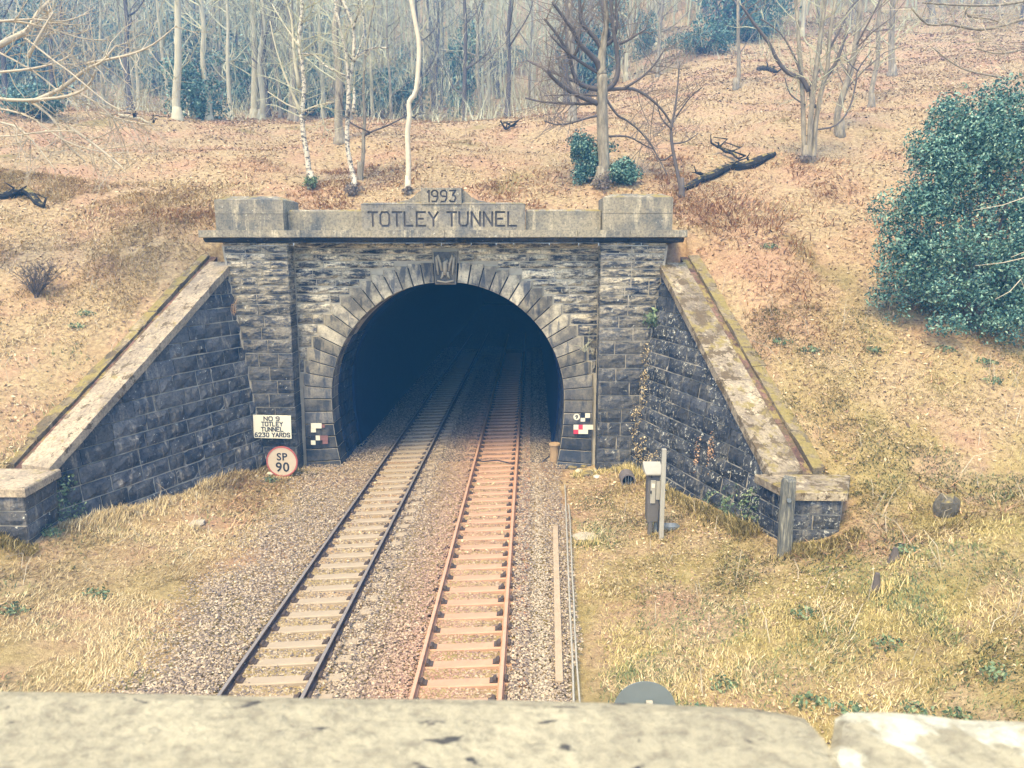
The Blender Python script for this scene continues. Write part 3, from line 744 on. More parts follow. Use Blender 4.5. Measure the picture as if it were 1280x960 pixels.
track(-5.34, -3.84, 7.5, 70, .10, 'railway line on tan concrete sleepers with dark brown rails, beside the dry grass', M_sleep, M_rail, M_shine, None)
track(-2.02, -.50, 7.5, 70, .08, 'railway line with orange rusty rails and rust sleepers', M_sleepr, M_railr, M_shiner, None)

# ------------------------------------------------------------------ signs and trackside things
M_white = plain('cream_enamel', (.78, .72, .52), .5, .3, var=.08, scale=2, bumpd=0)
M_black = plain('black_paint', (.025, .03, .04), .6, .3, bumpd=0)
M_red = plain('faded_red_enamel', (.45, .12, .10), .5, .3, var=.2, bumpd=0)
M_redp = plain('red_paint', (.62, .05, .08), .6, .3, var=.1, bumpd=0)
M_redf = plain('worn_red_paint', (.22, .11, .10), .8, .2, var=.4, scale=9, bumpd=0)
M_grey = plain('grey_paint', (.13, .12, .105), .6, .3, var=.2, scale=5)
M_lgrey = plain('pale_grey_paint', (.38, .35, .27), .6, .3, var=.15, scale=5)
M_steel = plain('galvanised_steel', (.20, .22, .22), .5, .4, metal=.3, var=.25)
# tunnel name board on the left pier
c = at_Y(340.5, 533.5, YP - .34); wd, ht = 1.30, .81
sign = empty('tunnel_sign', tuple(c), 'cream rectangular board reading NO 9 TOTLEY TUNNEL 6230 YARDS on the left pier', 'sign')
MB().bbox(tuple(c), (wd, .03, ht), .006, Matrix.Rotation(R(1.0), 3, 'Y')).obj('board', M_white, sign)
for dx_ in (-.02, .45): MB().box((c[0] + dx_, c[1] + .016, c[2] - .3), (c[0] + dx_ + .06, YP + .05, c[2] + .3)).obj('bracket', M_grey, sign)
for t, x0_, x1_, zc_ in (('NO 9', -.27, .27, .285), ('TOTLEY', -.36, .36, .10), ('TUNNEL', -.38, .38, -.085), ('6230 YARDS', -.61, .60, -.28)):
    mb = incised(t, c[0] + x0_, c[0] + x1_, c[2] + zc_ - .068, c[2] + zc_ + .068, c[1] - .018, '', None, .034)
    for k_ in range(0, len(mb.V), 4):
        for q in range(4): mb.V[k_ + q] = (mb.V[k_ + q][0], mb.V[k_ + q][1] - .00006 * (k_ // 4), mb.V[k_ + q][2])
    build('lettering', mb.V, mb.F, M_black, sign)
# round speed sign
c = at_Y(352.5, 577, YP - .75); rr = .52
sp = empty('speed_sign', (c[0], c[1], tz(c[0], c[1])), 'round cream sign with red rim reading SP 90 at the foot of the wing wall', 'sign')
def disc(cx, y0, y1, cz, r, n=40, rin=0):
    mb = MB()
    if rin == 0: mb.prism([(cx + r * math.cos(2 * math.pi * k / n), cz + r * math.sin(2 * math.pi * k / n)) for k in range(n)], y0, y1)
    else:
        V = []
        for k in range(n):
            a_ = 2 * math.pi * k / n
            for q, y in ((rin, y0), (r, y0), (r, y1), (rin, y1)): V.append((cx + q * math.cos(a_), y, cz + q * math.sin(a_)))
        mb.add(V, [[4 * k + i, 4 * k + (i + 1) % 4, 4 * ((k + 1) % n) + (i + 1) % 4, 4 * ((k + 1) % n) + i] for k in range(n) for i in range(4)])
    return mb
disc(c[0], c[1], c[1] + .02, c[2], rr).obj('disc', plain('aged_cream_enamel', (.56, .46, .32), .6, .2, var=.15, scale=3, bumpd=0), sp)
disc(c[0], c[1] - .012, c[1] + .03, c[2], rr + .012, 40, rr - .035).obj('rim', M_red, sp)
for t, dz_, sz in (('SP', .17, .36), ('90', -.19, .46)):
    stand_text(text_mesh(t, sz, .002, 1.0, 1.08, .008), (c[0] + .01, c[1] - .004, c[2] + dz_), 'lettering', M_black, sp)
MB().tube([(c[0], c[1] + .07, tz(c[0], c[1]) - .2), (c[0], c[1] + .07, c[2] + .3)], .045, 10).obj('post', M_steel, sp)
# painted check marks on the jambs
def plate(root, name, px0, py0, px1, py1, mat, y=YW - .072):
    p = at_Y(px0, py0, y); q = at_Y(px1, py1, y)
    return MB().box((min(p[0], q[0]), y, min(p[2], q[2])), (max(p[0], q[0]), y + .012, max(p[2], q[2]))).obj(name, mat, root)
def marker(label, cells):
    p = at_Y(cells[0][0], cells[0][1], YW - .125); r_ = empty('check_marker', tuple(p), label, 'marker', None)
    for x0, y0, x1, y1, m, nm in cells: plate(r_, nm, x0, y0, x1, y1, m, y=YW - .125)
    return r_
marker('cream L-shaped marker with brown corner on the left jamb of the arch', [(388.5, 529, 402, 535.5, M_white, 'white_check'), (388.5, 535.6, 395, 540.5, M_white, 'white_check'), (402.1, 530.5, 406, 534.5, M_redf, 'brown_check')])
marker('small black, white and worn red checked marker on the left jamb', [(388.5, 550.5, 394.5, 556, M_white, 'white_check'), (394.6, 544.5, 400, 550.4, M_white, 'white_check'), (388.5, 544.5, 394.5, 550.4, M_black, 'black_check'), (394.6, 550.5, 400, 556, M_black, 'black_check'), (400.1, 544.5, 410, 550.4, M_redf, 'red_check'), (403, 550.5, 410, 555, M_redf, 'red_check')])
marker('white and black check squares beside a numbered disc on the right jamb', [(731.5, 516.5, 737.5, 522.3, M_white, 'white_check'), (725.8, 522.4, 731.4, 527, M_white, 'white_check'), (725.8, 516.5, 731.4, 522.3, M_black, 'black_check'), (731.5, 522.4, 737.5, 527, M_black, 'black_check')])
marker('bright red and cream checked marker on the right jamb', [(717, 531, 723, 537, M_white, 'white_check'), (723.1, 531, 728.5, 537, M_redp, 'red_check'), (728.6, 531, 741.5, 537, M_white, 'white_check'), (717, 537.1, 723, 542.5, M_redp, 'red_check'), (723.1, 537.1, 735, 542.5, M_white, 'white_check')])
c = at_Y(720.8, 521.2, YW - .125); nd = empty('number_disc', tuple(c), 'small oval cream disc numbered 9 on the right jamb', 'marker')
disc(c[0], c[1], c[1] + .012, c[2], .115, 24).obj('disc', M_white, nd)
stand_text(text_mesh('9', .2, .002, 1, 1, .006), (c[0], c[1] - .004, c[2]), 'numeral', M_black, nd)
# capped post by the mouth
p = at_Z(693, 580, -.15); t = empty('capped_post', tuple(p), 'short rusty cylinder post with flat cap at the tunnel mouth', 'post')
M_rust = plain('rusty_drum', (.40, .27, .14), scale=5, var=.5)
x, y = p[0], p[1]
MB().tube([(x, y, -.2), (x, y, .3), (x, y, .56)], [.17, .165, .17], 16).obj('barrel', M_rust, t, smooth=False)
MB().tube([(x, y, .562), (x, y, .62)], [.215, .20], 16).obj('cap', M_rust, t)
p1 = at_Z(597, 575, -.02)
pts = [(x - .18, y, .15), (x - .45, y - .15, -.05), (x - .8, y + .02, -.08), (-.62, y - .05, -.10), (-.35 - .4, y - .25, -.06), (-1.2, y + .1, -.05), (-1.7, y - .12, -.04), (-2.1, y + .2, -.08), (-2.3, y + .6, -.1)]
tag(MB().tube(pts, .022, 6).obj('cable', M_black), 'black cable looping across the rusty track at the tunnel mouth', 'cable')
# trackside cabinet
p = ground_hit(815, 668); x, y, z = p[0], p[1], tz(p[0], p[1]); 
cb = empty('trackside_cabinet', (x, y, z), 'narrow grey trackside cabinet with sloping lid on the grass by the right wing', 'cabinet')
q = at_Y(815, 585, y); ztop = q[2]; w2 = .17
MB().bbox((x, y + .15, (z + .35 + ztop - .15) / 2), (.30, .42, ztop - .15 - z - .35), .012).obj('cabinet_body', M_grey, cb)
MB().bbox((x - .02, y - .075, ztop - .62), (.13, .03, .62), .006).obj('door', M_lgrey, cb)
MB().bbox((x + .11, y - .075, ztop - .58), (.10, .03, .5), .006).obj('door', M_lgrey, cb)
MB().prism([(y - .16, ztop - .15), (y - .16, ztop - .11), (y + .42, ztop + .06), (y + .42, ztop - .15)], x - .24, x + .22, 'x').obj('lid', M_lgrey, cb)
MB().bbox((x - .06, y + .02, z + .15), (.10, .14, .66), .01).obj('leg', M_grey, cb)
MB().bbox((x + .10, y + .1, z + .15), (.08, .1, .66), .01).obj('leg', M_steel, cb)
p2 = ground_hit(824, 674); q = at_Y(826, 561, p2[1]); h = q[2] - p2[2]
ps = empty('marker_post', (p2[0], p2[1], p2[2]), 'tall square pale post standing beside the trackside cabinet', 'post')
MB().bbox((p2[0] + .05, p2[1], p2[2] + h / 2 - .1), (.11, .11, h + .2), .008).obj('shaft', M_lgrey, ps)
for dz_ in (.35, .55, .8): MB().bbox((p2[0] + .11, p2[1] - .02, p2[2] + h * dz_), (.05, .05, .05), .008).obj('bolt', M_black, ps)
for dz_ in (.2, .62): MB().bbox((x - .075, y - .10, ztop - dz_), (.03, .03, .08), .006).obj('hinge', M_black, cb)
MB().tube([(x + .12, y - .04, ztop - .75), (x + .16, y - .1, ztop - 1.0), (x + .13, y - .08, z + .1)], .016, 6).obj('cable', M_black, cb)
MB().bbox((x - .02, y - .095, ztop - .45), (.08, .008, .11), .002).obj('plate', M_white, cb)
pb = ground_hit(838, 660); bk = empty('metal_bowl', (pb[0], pb[1], pb[2]), 'dark upturned lid lying in the grass behind the pale post', 'lid')
MB().tube([(pb[0], pb[1], pb[2] - .02), (pb[0], pb[1], pb[2] + .06), (pb[0], pb[1] + .02, pb[2] + .10)], [.26, .25, .18], 16).obj('pan', M_steel, bk)
# weathered timber post
p = ground_hit(980, 694, 9); q = at_Y(980, 596, p[1]); h = q[2] - p[2]
M_wood = Mat('weathered_wood'); _p = M_wood.objpos((9, 9, .9)); _c = M_wood.ramp(M_wood.noise(_p, 3, 6, .7), [(.3, (.05, .055, .055)), (.5, (.16, .155, .125)), (.7, (.36, .33, .23))]); M_wood.bump(M_wood.noise(_p, 5, 6, .7), 1, .03); M_wood = M_wood.color(_c)
pst = empty('timber_post', tuple(p), 'weathered split timber post in front of the right end pier', 'post')
V = []; N_ = 10; 
for k, zz in enumerate(np.linspace(-.3, h, 9)):
    for i in range(N_):
        a_ = 2 * math.pi * i / N_; ex = .5; r_ = .15 * (1 / max(abs(math.cos(a_)), abs(math.sin(a_))) ** .8) * (1 - .03 * math.sin(i * 2.1 + k * .4)) * (1 + random.uniform(-.03, .03))
        V.append((p[0] + r_ * math.cos(a_), p[1] + r_ * .8 * math.sin(a_), p[2] + zz + (random.uniform(-.12, .03) if k == 8 else 0)))
Fp = [[k * N_ + i, k * N_ + (i + 1) % N_, (k + 1) * N_ + (i + 1) % N_, (k + 1) * N_ + i] for k in range(8) for i in range(N_)] + [[8 * N_ + i for i in range(N_)]]
build('post_shaft', V, Fp, M_wood, pst)
MB().tube([(p[0] - .02, p[1] - .155, p[2] + h * .73), (p[0] - .02, p[1] - .19, p[2] + h * .73)], .05, 8).obj('iron_staple', M_steel, pst)
# drain pipe
p = ground_hit(785, 606); M_hole = plain('pipe_bore', (.012, .016, .03), bumpd=0); M_pipe = plain('pipe_clay', (.16, .14, .13))
dr = empty('drain_pipe', tuple(p), 'round drain outlet with iron bars in the grass near the right pier', 'drain')
zc = p[2] + .13
disc(p[0], p[1] - .1, p[1] + .5, zc, .24, 24, .19).obj('pipe', M_pipe, dr)
disc(p[0], p[1] + .3, p[1] + .34, zc, .2, 24).obj('bore', M_hole, dr)
for k in (-1, 0, 1): MB().tube([(p[0] + k * .08, p[1] - .06, zc - .17), (p[0] + k * .08, p[1] - .06, zc + .17)], .012, 6).obj('bar', M_steel, dr)
# spare rail and rods beside the line
q0 = at_Z(694, 663, -.1); q1 = at_Z(699, 860, -.1)
dv = (q1 - q0); ln = np.linalg.norm(dv); dv /= ln; sv = np.array([-dv[1], dv[0], 0])
def rail_at(q0, q1, z, name, mat, k=1.4, parent=None):
    V = [np.array([q[0], q[1], z]) + sv * p[0] * k + EZ * p[1] * 1.0 for q in (q0, q1) for p in RP]; n = len(RP)
    return MB().add(V, [list(range(n)), list(range(n, 2 * n))[::-1]] + [[i, (i + 1) % n, n + (i + 1) % n, n + i] for i in range(n)]).obj(name, mat, parent)
tag(rail_at(q0, q1, -.10, 'spare_rail', plain('old_rail', (.40, .30, .19), scale=5), 1.9), 'loose rusty rail lying on the ballast beside the right track', 'rail')
for a_, b_, r_, lab in (((706, 606), (717, 878), .02, 'thin pale rod running along the ground next to the loose rail'), ((711, 630), (724, 878), .018, 'outer thin pale rod running along the edge of the grass')):
    p0 = at_Z(*a_, -.02); p1 = at_Z(*b_, -.02)
    pts = [p0 + (p1 - p0) * t + np.array([random.uniform(-.012, .012), 0, random.uniform(-.01, .01)]) for t in np.linspace(0, 1, 9)]
    tag(MB().tube(pts, r_, 6).obj('signal_rod', M_lgrey), lab, 'rod')
# back of the round sign near the bridge
D = 10.3; c = at_D(806, 888, D); g = tz(c[0], c[1])
bs = empty('round_sign', (c[0], c[1], g), 'grey back of a round sign just below the bridge parapet', 'sign')
disc(c[0], c[1], c[1] + .012, c[2], .41).obj('disc', plain('sign_back_aluminium', (.16, .19, .19), .6, .4, var=.2, scale=2, bumpd=.002), bs)
MB().bbox((c[0] + .02, c[1] - .02, c[2] + .07), (.62, .03, .05), .006).obj('bracket', M_steel, bs)
MB().bbox((c[0] + .05, c[1] - .04, c[2] + .10), (.09, .05, .13), .01).obj('clamp', M_lgrey, bs)
MB().tube([(c[0] + .05, c[1] - .06, g - .3), (c[0] + .05, c[1] - .06, c[2] + .16)], .045, 10).obj('post', M_lgrey, bs)
# loose stones
def boulder(name, px, py, size, mat, label, cat='stone', lift=.3, sq=.7, seed=0):
    p = ground_hit(px, py); bm = bmesh.new(); bmesh.ops.create_icosphere(bm, subdivisions=2, radius=1)
    r_ = random.Random(seed + int(px))
    for v in bm.verts:
        k = 1 + r_.uniform(-.22, .18); v.co = Vector((v.co.x * size[0] * k, v.co.y * size[1] * k, v.co.z * size[2] * k))
    me = bpy.data.meshes.new(name); bm.to_mesh(me); bm.free(); o = link_mesh(me, name, mat, None, (p[0], p[1], p[2] + size[2] * lift)); o.rotation_euler = (0, 0, r_.uniform(0, 3))
    return tag(o, label, cat)
M_pale = plain('pale_stone', (.58, .52, .38)); M_slab = plain('weathered_slab', (.42, .36, .26), var=.4)
M_rock = stone_mat('grey_boulder', (.10, .09, .07), (.22, .19, .13), (.34, .29, .18), .5, .3, .6, .02)
boulder('white_stone', 246, 656, (.28, .2, .09), M_slab, 'pale flat stone lying in dry grass below the left wing wall')
boulder('stone_slab', 733, 671, (.30, .40, .05), M_slab, 'flat pale slab lying at the grass edge beside the rods', 'slab')
boulder('boulder', 1182, 642, (.3, .25, .38), M_rock, 'upright grey boulder half sunk in the right-hand grass bank', 'boulder')
for k, (px, py, s_) in enumerate([(716, 586, .16), (724, 590, .13), (735, 594, .2), (741, 590, .12), (729, 584, .14), (746, 597, .11)]):
    boulder('rubble_stone', px, py, (s_ * 1.2, s_, s_ * .6), M_pale if k % 2 else M_rock, ('pale' if k % 2 else 'grey') + ' broken stone, %s of the rubble at the foot of the right jamb' % ('leftmost', 'upper middle', 'lower middle', 'upper right', 'backmost', 'rightmost')[k], 'stone', seed=k)['group'] = 'rubble by the right jamb'
for k, (px, py, s_) in enumerate([(338, 594, .12), (330, 600, .1), (320, 597, .09), (362, 601, .08)]):
    boulder('rubble_stone', px, py, (s_ * 1.2, s_, s_ * .7), M_pale if k % 2 == 0 else M_rock, ('pale' if k % 2 == 0 else 'grey') + ' small broken stone beneath the SP 90 sign, %s of four' % ('second from right', 'second from left', 'leftmost', 'rightmost')[k], 'stone', seed=k)['group'] = 'stones under the round sign'

# ------------------------------------------------------------------ bridge parapet under the camera
br = empty('bridge_parapet', (0, .3, 5.6), 'pale worn stone parapet of the bridge in the foreground', 'parapet')
ZT = CAMZ - .45
def coping(name, pts_px, zt, y_near, mat, seed):
    """slab whose far edge follows the picture's edge; pts from left to right"""
    top = [at_Z(px, py, zt) for px, py in pts_px]; n = len(top); r_ = random.Random(seed)
    P = []; 
    for k, q in enumerate(top):
        e = .012; j_ = r_.uniform(-.004, .004); P += [q + np.array([0, .012 + j_, -.30]), q + np.array([0, .012 + j_, -.03]), q + np.array([0, .008 + j_, -.006]), q + np.array([0, -.012 + j_, r_.uniform(-.001, .002)]), np.array([q[0], y_near, zt + .004]), np.array([q[0], y_near, zt - .3])]
    F = []
    for k in range(n - 1):
        for i in range(6): F.append([k * 6 + i, k * 6 + (i + 1) % 6, (k + 1) * 6 + (i + 1) % 6, (k + 1) * 6 + i])
    F += [[i for i in range(6)], [(n - 1) * 6 + i for i in range(6)][::-1]]
    return MB().add(P, F).obj(name, mat, br, smooth=False)
def lichened(name, amt):
    m = Mat(name, .95, .1); p = m.pos()
    c = m.mix(m.ramp(m.noise(p, 9, 7, .7), [(.3, 0), (.7, 1)]), (.44, .39, .265), (.68, .605, .40))
    c = m.mix(m.math('MULTIPLY', m.ramp(m.noise(p, 60, 5, .7), [(.3, 1), (.5, 0)]), .5), c, (.17, .15, .12))
    c = m.mix(m.ramp(m.noise(m.pos((1, 1.8, 1)), 26, 3, .55, .4), [(.30, 1), (.36, 0)]), c, (.09, .09, .09))
    c = m.mix(m.ramp(m.noise(p, 5.5, 4, .6, .6), [(.66 - amt, 0), (.69 - amt, 1)]), c, (.85, .80, .58))
    c = m.mix(m.math('MULTIPLY', m.ramp(m.noise(p, 38, 6, .75), [(.38, 1), (.54, 0)]), .5), c, (.22, .195, .15)); m.bump(m.noise(p, 60, 7, .75), 1.0, .012); return m.color(c)
coping('coping_stone', [(-700, 850), (-300, 856), (0, 863), (200, 867), (400, 870), (600, 875), (800, 880), (940, 884), (985, 890), (1010, 899), (1022, 912), (1034, 940)], ZT, -.25, lichened('worn_coping', 0), 1)
coping('coping_stone', [(1041, 950), (1043, 918), (1050, 899), (1064, 891), (1110, 890), (1160, 893), (1210, 899), (1300, 903), (1700, 915), (2300, 930)], ZT - .004, -.25, lichened('white_lichened_coping', .19), 2)
pj = at_Z(1040, 935, ZT)
MB().box((pj[0] - .02, -.24, ZT - .29), (pj[0] + .03, pj[1] - .02, ZT - .02)).obj('joint_mortar', M_mortd, br)
MB().box((-6, -.2, 5.6), (6, .5, ZT - .31)).obj('parapet_wall', M_bridge, br)
tag(MB().box((-9, -6, 5.0), (9, .45, 5.59)).obj('bridge_deck', M_bridge), 'stone bridge deck carrying the parapet over the line', 'bridge')

# ------------------------------------------------------------------ vegetation helpers
def blade_mesh(name, X, Y, Z, L, W, lean_dir, lean, mat, parent=None, kind='stuff'):
    """grass blades: a bent strip of two quads and a tip for every blade"""
    n = len(X); az = lean_dir; dx, dy = np.cos(az), np.sin(az)
    px, py = -np.sin(az), np.cos(az)
    t1, t2 = .45, 1.0
    lx = lambda t: L * lean * t ** 1.3; lz = lambda t: L * np.sqrt(np.clip(1 - lean ** 2, .02, 1)) * (t - .25 * lean * t * t)
    V = np.empty((n, 5, 3)); B = np.stack([X, Y, Z - .02], -1)
    perp = np.stack([px, py, np.zeros(n)], -1); D = np.stack([dx, dy, np.zeros(n)], -1)
    V[:, 0] = B - perp * (W / 2)[:, None]; V[:, 1] = B + perp * (W / 2)[:, None]
    m = B + D * lx(t1)[:, None]; m[:, 2] += lz(t1); V[:, 2] = m + perp * (W * .42)[:, None]; V[:, 3] = m - perp * (W * .42)[:, None]
    e = B + D * lx(t2)[:, None]; e[:, 2] += lz(t2); V[:, 4] = e
    base = (np.arange(n) * 5)[:, None]
    F = np.concatenate([base + np.array([[0, 1, 2]]), base + np.array([[0, 2, 3]]), base + np.array([[3, 2, 4]])], 1).reshape(-1, 3)
    o = build_np(name, V.reshape(-1, 3), F, mat, parent)
    if kind: o['kind'] = kind
    return o
def leaf_mat(name, stops, rough=.8, spec=.15, trans=0):
    m = Mat(name, rough, spec); c = m.ramp(m.island(), stops); 
    if trans: m.b.inputs['Subsurface Weight'].default_value = 0
    return m.color(c)
M_straw = leaf_mat('straw_grass', [(0, (.10, .07, .04)), (.3, (.44, .32, .15)), (.7, (.63, .49, .25)), (1, (.74, .62, .37))])
M_ochre = leaf_mat('ochre_grass', [(0, (.05, .05, .025)), (.25, (.24, .205, .065)), (.55, (.47, .37, .13)), (.8, (.58, .45, .19)), (1, (.68, .55, .29))])
M_green = leaf_mat('green_grass', [(0, (.05, .07, .04)), (.5, (.13, .16, .06)), (1, (.30, .30, .12))])
M_litter = leaf_mat('leaf_litter', [(0, (.06, .045, .035)), (.22, (.25, .155, .095)), (.5, (.53, .355, .20)), (.85, (.62, .47, .26)), (1, (.68, .55, .34))])
M_bracken = leaf_mat('dead_bracken', [(0, (.20, .12, .065)), (.5, (.50, .285, .15)), (1, (.64, .43, .235))])
M_holly = leaf_mat('holly_leaf', [(0, (.012, .036, .040)), (.35, (.05, .125, .10)), (.7, (.13, .26, .185)), (1, (.36, .48, .32))], .55, .3)
M_everg = leaf_mat('hazy_evergreen_leaf', [(0, (.04, .085, .075)), (.5, (.095, .18, .14)), (1, (.24, .35, .25))], .6, .3)  # distance haze painted into the paler leaf colour
M_weed = leaf_mat('weed_leaf', [(0, (.06, .10, .055)), (.6, (.14, .20, .095)), (1, (.28, .33, .16))], .6, .3)

def valid(X, Y):     # not on a wall or the track
    hw = np.abs(X - XC); sg = np.where(X < XC, -1, 1)
    e = np.where(sg < 0, wing_hw(-1, Y), wing_hw(1, Y))
    onwall = (Y > 18.3) & (Y < 28.7) & (hw > e - .12) & (hw < e + 1.36 + LEAN * np.clip(7.05 - 5.05 * (26.35 - Y) / 7.75, 0, 7))
    port = (Y > 26.2) & (Y < 28.2) & (hw < 8.4)
    inn = (Y > 26.2) & (Y < 28.5) & (hw < e)
    pier = (Y > 17.42) & (Y < 18.9) & (hw > np.where(sg < 0, 8.95, 8.7)) & (hw < np.where(sg < 0, 10.3, 10.1))
    return ~(onwall | port | inn | pier)
def vis(X, Y, pad=1.15): return np.abs(X + .0244 * Y) < (.653 * Y * pad + .8)
def pts_in(n, x0, x1, y0, y1, pw=1.0):
    X = rng.uniform(x0, x1, n); Y = y0 + (y1 - y0) * rng.random(n) ** pw; k = valid(X, Y) & vis(X, Y); return X[k], Y[k]
def clump(X, Y, sc, off): return N1(X * sc + off, Y * sc + off) * .6 + N2(X * sc * 2.3 - off, Y * sc * 2.3) * .4
def grass(name, X, Y, lo, hi, W, lean, mat, az=None, azs=1.2):
    n = len(X); L = rng.uniform(lo, hi, n) * (1 + .5 * N3(X * 1.1, Y * 1.1)); Z = terrain(X, Y)
    base = (N1(X * .35 + 40, Y * .35) * 3.1) if az is None else np.full(n, az)
    return blade_mesh(name, X, Y, Z, L, rng.uniform(.6, 1.3, n) * W * (1 + Y / 40), base + rng.normal(0, azs, n), np.clip(rng.normal(lean, .15, n), .1, .97), mat)
# left verge: straw
X, Y = pts_in(130000, -17, XC - 3.6, 10.5, 26.2, 1.25); k = (np.abs(X - XC) < np.where(Y > 17, wing_hw(-1, Y), 30)); d_ = rng.random(len(X)) < sstep(3.75, 4.7, np.abs(X - XC) + .35 * N1(X, Y) - .045 * (Y - 12)); k &= d_ & (clump(X, Y, .6, 3) > -.34)
grass('straw_grass', X[k], Y[k], .10, .26, .010, .84, M_straw)
k2 = rng.random(len(X)) < .10 * (clump(X, Y, .9, 20) > .05); grass('green_verge_grass', X[k2], Y[k2], .08, .2, .016, .7, M_green)
# right verge and bank
X, Y = pts_in(300000, XC + 3.8, 18, 9.5, 24.5, 1.2); hw = X - XC
f = clump(X, Y, .55, 8); d_ = rng.random(len(X)) < sstep(3.85, 4.6, hw + .25 * N1(X, Y)) * (1 - .3 * sstep(17, 23, Y) * sstep(8, 11, hw))
k = d_ & (f > -.22); grass('ochre_grass', X[k], Y[k], .045, .14, .011, .80, M_ochre)
k = d_ & (f <= -.05) & (rng.random(len(X)) < .5); grass('green_bank_grass', X[k], Y[k], .05, .15, .014, .7, M_green)
k = d_ & (clump(X, Y, .7, 33) > .16) & (rng.random(len(X)) < .35); grass('straw_tufts', X[k], Y[k], .10, .28, .010, .86, M_straw)
# rank growth at the feet of the walls
for sg in (-1, 1):
    a_, d_, o_, L_ = WING[sg]; q = rng.uniform(0, L_ + .2, 5200); off = np.abs(rng.normal(0, .28, len(q))) + .06
    X = a_[0] + d_[0] * q - o_[0] * off; Y = a_[1] + d_[1] * q - o_[1] * off
    grass('wall_foot_grass', X, Y, .12, .42, .014, .6, M_straw if sg < 0 else M_ochre)
    X = XC + sg * rng.uniform(8.6, 10.4, 1800); Y = 17.3 - np.abs(rng.normal(0, .3, 1800)); grass('pier_foot_grass', X, Y, .12, .40, .013, .6, M_ochre)
    X = XC + sg * rng.uniform(4.3, 7.2, 1500); Y = 26.15 - np.abs(rng.normal(0, .25, 1500)); grass('pier_foot_grass', X, Y, .08, .3, .013, .6, M_ochre)
for px_, py_, m_ in ((815, 668, M_ochre), (826, 674, M_ochre), (838, 662, M_ochre), (980, 694, M_ochre), (1182, 655, M_ochre), (785, 612, M_straw), (246, 660, M_straw), (352, 600, M_straw), (1095, 740, M_ochre), (1118, 702, M_ochre), (735, 680, M_ochre)):
    g_ = ground_hit(px_, py_); X = g_[0] + rng.normal(0, .22, 130); Y = g_[1] - .05 - np.abs(rng.normal(0, .16, 130)); grass('tuft_grass', X, Y, .10, .34, .012, .6, m_)
# left hillside beside and above the coping
X, Y = pts_in(90000, -24, XC - 8, 17, 33); k = clump(X, Y, .5, 51) > -.12; grass('bleached_hill_grass', X[k], Y[k], .12, .30, .012, .85, M_straw)
X, Y = pts_in(30000, XC + 8, 24, 20, 32); k = clump(X, Y, .5, 61) > .1; grass('bleached_slope_grass', X[k], Y[k], .12, .30, .012, .88, M_straw)
# leaf litter and dead bracken
def flakes(name, X, Y, size, mat, lift=.02, tilt=.6):
    n = len(X); Z = terrain(X, Y) + lift * rng.random(n) * 2; a = rng.uniform(0, 6.28, n)
    u = np.stack([np.cos(a), np.sin(a), rng.normal(0, tilt * .6, n)], -1); v = np.stack([-np.sin(a), np.cos(a), rng.normal(0, tilt * .6, n)], -1)
    s_ = (size * rng.uniform(.6, 1.4, n))[:, None]; c = np.stack([X, Y, Z], -1)
    V = np.stack([c - u * s_, c - v * s_ * .45 + EZ * s_ * .2, c + u * s_, c + v * s_ * .45], 1).reshape(-1, 3)
    F = (np.arange(n) * 4)[:, None] + np.array([[0, 1, 2, 3]])
    return tag(build_np(name, V, F, mat), kind='stuff')
X, Y = pts_in(200000, -46, 60, 19, 96, 1.15); k = clump(X, Y, .3, 170) + .5 * clump(X, Y, 1.3, 5) > rng.uniform(-.75, .1, len(X)); X, Y = X[k], Y[k]; flakes('leaf_litter', X, Y, .028 + .0011 * Y, M_litter)
X, Y = pts_in(40000, XC + 4.3, 24, 10, 30, 1.0); k = clump(X, Y, .45, 77) > .08; flakes('leaf_scatter', X[k], Y[k], .032 + 0 * X[k], M_litter)
X, Y = pts_in(150000, -36, 42, 17, 62, 1.1); k = (Y > 27.5) | (np.abs(X - XC) > 10.5); X, Y = X[k], Y[k]; k = clump(X, Y, .6, 210) > -.25
M_stem = leaf_mat('bleached_stems', [(0, (.07, .05, .04)), (.3, (.30, .195, .12)), (.6, (.56, .395, .24)), (1, (.74, .58, .37))])
blade_mesh('dead_stems', X[k], Y[k], terrain(X[k], Y[k]), rng.uniform(.12, .38, k.sum()), .008 + .00042 * Y[k] * rng.uniform(.6, 1.3, k.sum()), rng.uniform(0, 6.28, k.sum()), np.clip(rng.normal(.9, .08, k.sum()), .5, .985), M_stem)
def fronds(name, X, Y, L, mat):
    return grass(name, X, Y, L * .6, L * 1.3, .022, .88, mat)
X, Y = pts_in(46000, 5, 26, 14, 36); k = clump(X, Y, .35, 90) + .5 * clump(X, Y, 1.4, 33) > rng.uniform(-.1, .45, len(X)); fronds('dead_bracken', X[k], Y[k], .34, M_bracken)
X, Y = pts_in(22000, -20, -8, 12, 30); k = clump(X, Y, .4, 120) > .22; fronds('dead_bracken', X[k], Y[k], .30, M_bracken)
X, Y = pts_in(30000, -14, 12, 28.6, 36); k = clump(X, Y, .5, 140) + .5 * clump(X, Y, 1.5, 3) > rng.uniform(-.2, .6, len(X)); fronds('dead_bracken', X[k], Y[k], .26, M_bracken)

